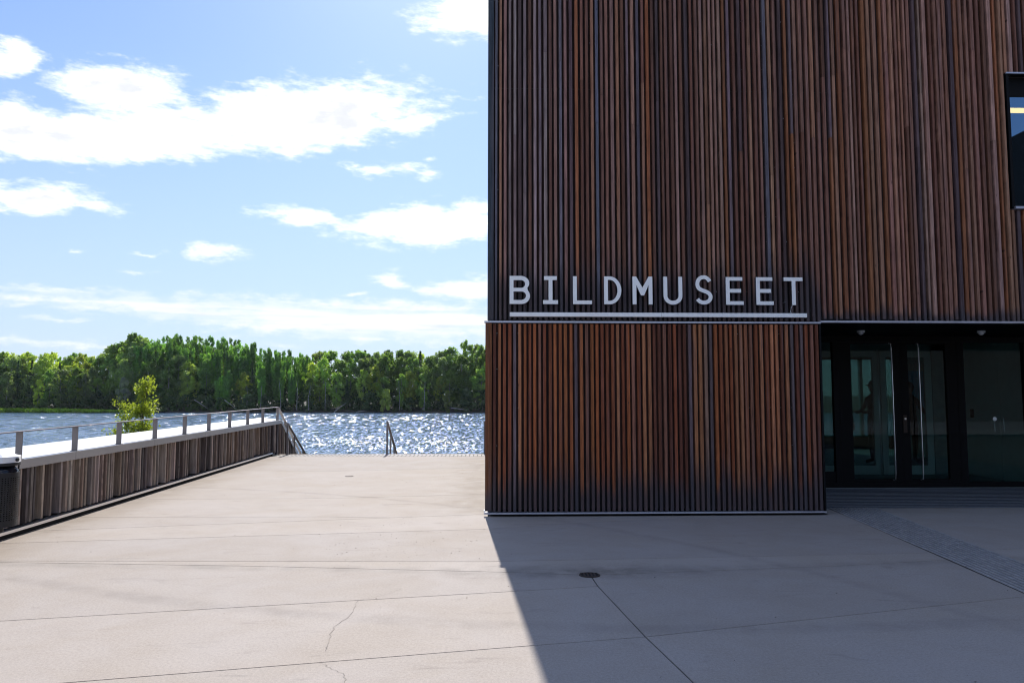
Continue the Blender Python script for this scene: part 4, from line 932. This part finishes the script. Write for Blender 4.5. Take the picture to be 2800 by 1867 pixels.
while X < 12:
    plant('bush', X + gt.uniform(-1, 1), shore(X) + gt.uniform(1.0, 3.2), -2.6, gt.uniform(3.2, 6.8), gt.uniform(.9, 1.3)); X += gt.uniform(3.6, 5.4); nt += 1
plant('bush', -117.3, shore(-117) - .3, -1.0 + 2, 7.0, .62, (.36, .42, .27), 'pale silvery willow behind the young yellow-green tree', 'willow tree', False).name = 'silver_willow'
plant('bush', -32.3, shore(-32) - 1.2, -2.8, 7.0, .62, (.26, .32, .07), 'bright yellow-green rounded bush on the far waterline above the middle handrail', 'bush', False).name = 'bright_bush'
plant('bush', -12.9, shore(-13) - 1.2, -2.8, 6.4, .50, (.24, .30, .08), 'bright ragged sapling on the far waterline near the museum corner', 'sapling', False).name = 'bright_sapling'
# undergrowth that closes the wood at its foot
g = np.random.default_rng(5); cen = []; rad = []
for k in range(900):
    X = g.uniform(-215, 45); cen.append((X, shore(X) + g.uniform(3, 24), g.uniform(-2.4, 4.5))); rad.append((2.2, 2.0, 1.5))
o = link('undergrowth', leaves_mesh('undergrowth', cen, rad, 60, .36, M['leaf_far'], seed=9)); o.color = (.05, .095, .032, 1); tag(o, 'dark undergrowth between the trunks of the far wood', 'undergrowth', kind='stuff')
g = np.random.default_rng(6); cen = []; rad = []
for k in range(520):
    X = g.uniform(-215, -108); fall = min(1, max(.12, (-108 - X) / 26)); cen.append((X, shore(X) - g.uniform(0, 6) * fall - .5, -2.55 + .35 * fall)); rad.append((1.4, .9, .5 * fall + .12))
o = link('reed_bank', leaves_mesh('reed_bank', cen, rad, 70, .22, M['leaf_far'], seed=10, up=2.5)); o.color = (.26, .40, .05, 1); tag(o, 'bright green strip of reeds and grass along the far left shore', 'reeds', kind='stuff')
# fallen logs and bleached trunks on the far shore
for (X, dz, ln, tilt, yaw) in ((-47.2, 0, 4.6, 38, 0), (-40, 0, 3.4, 6, 10), (-8.5, .4, 6.0, -9, -5), (-92, 1.0, 5.0, -35, 8), (-82, .3, 5.5, -40, -8)):
    Y = shore(X) - .8; d = Vector((math.cos(R(tilt)), .15, math.sin(R(tilt)))) * ln
    lg = MB().tube([(0, 0, 0), tuple(d * .5 + Vector((0, 0, .12))), tuple(d)], [.14, .11, .05], 6).build('fallen_log', M['deadwood'], None, (X - d.x / 2, Y, -2.7 + dz + max(0, -d.z)))
    tag(lg, {-47.2: 'bleached log leaning out of the far shore between the two handrails', -40: 'short pale log lying flat at the far waterline', -8.5: 'long pale branch on the far shore next to the museum corner', -92: 'grey fallen trunk above the railing under the high poplars', -82: 'forked grey driftwood under the poplars where the railing ends'}[X], 'log')
for i, X in enumerate((-77, -66, -61, -57, -52, -72, -28, -20)):
    tr = MB().tube([(0, 0, 0), (gt.uniform(-.3, .3), 0, 4), (gt.uniform(-.8, .8), 0, gt.uniform(7, 10))], [.13, .10, .05], 6).build('bare_trunk', M['birchbark'], None, (X, shore(X) + .6, -2.2))
    tag(tr, 'thin pale bare trunk at the front edge of the far wood', 'tree trunk', 'pale bare trunks along the far wood')

# the young tree behind the ledge
yt = empty('young_tree', (-7.98, 17.3, -.9), 'young yellow-green tree growing behind the ledge railing', 'young tree')
g = random.Random(4); TB = Vector((-8.05, 17.3, -.9))
stems = []
mb = MB()
for (dx, dy, h_, ex, r_) in ((0, 0, 3.05, .30, .032), (.10, .1, 2.9, .05, .026), (-.12, 0, 2.5, -.10, .02), (-.1, .1, 2.2, -.08, .016), (.12, -.1, 2.4, .20, .016), (-.16, 0, 1.85, -.24, .014), (.05, 0, 2.8, .16, .02), (.0, .05, 2.95, .22, .02)):
    pts = []
    for k in range(7):
        q = k / 6; pts.append((dx + ex * q ** 1.3 + g.uniform(-.02, .02), dy + g.uniform(-.05, .05), h_ * q * .895))
    mb.tube(pts, [r_ * (1 - .8 * k / 6) for k in range(7)], 6); stems.append(pts)
mb.build('trunk', M['bark'], yt)
mb = MB(); cen = []; rad = []
for pts in stems:
    for k in range(2, 7):
        p = Vector(pts[k]); q = k / 6
        for b_ in range(4):
            a = g.uniform(0, 6.28); ln = g.uniform(.10, .36) * (1.15 - q * .55); e = p + Vector((math.cos(a) * ln, math.sin(a) * ln * .8, g.uniform(.02, .22)))
            mb.tube([p, (p + e) / 2 + Vector((0, 0, .03)), e], [.006, .004, .002], 4, cap=False)
            if p.z > 1.1: 
                cen.append(tuple(e)); s = g.uniform(.09, .17); rad.append((s, s, s * 1.1))
                if g.random() < .6: cen.append(tuple((p + e) / 2)); rad.append((.08, .08, .1))
mb.build('twigs', M['bark'], yt)['kind'] = 'stuff'
lv = leaves_mesh('leaves', cen, rad, 32, .025, M['leaf_near'], seed=41, up=.4)
o = link('crown', lv, yt); o.color = (.24, .29, .055, 1)
print('trees', nt)

# thin summer haze over the river
hz = tag(box('haze', -1400, 1400, -950, 1500, -6.6, 30, None), kind='stuff') if HAZE else None
if hz:
    hm = bpy.data.materials.new('haze'); hm.use_nodes = True; tt = hm.node_tree; tt.nodes.clear()
    pv = tt.nodes.new('ShaderNodeVolumePrincipled'); pv.inputs['Density'].default_value = HAZE; pv.inputs['Color'].default_value = (.82, .90, 1, 1); pv.inputs['Anisotropy'].default_value = .3
    mo = tt.nodes.new('ShaderNodeOutputMaterial'); tt.links.new(pv.outputs[0], mo.inputs['Volume']); hz.data.materials.clear(); hz.data.materials.append(hm)
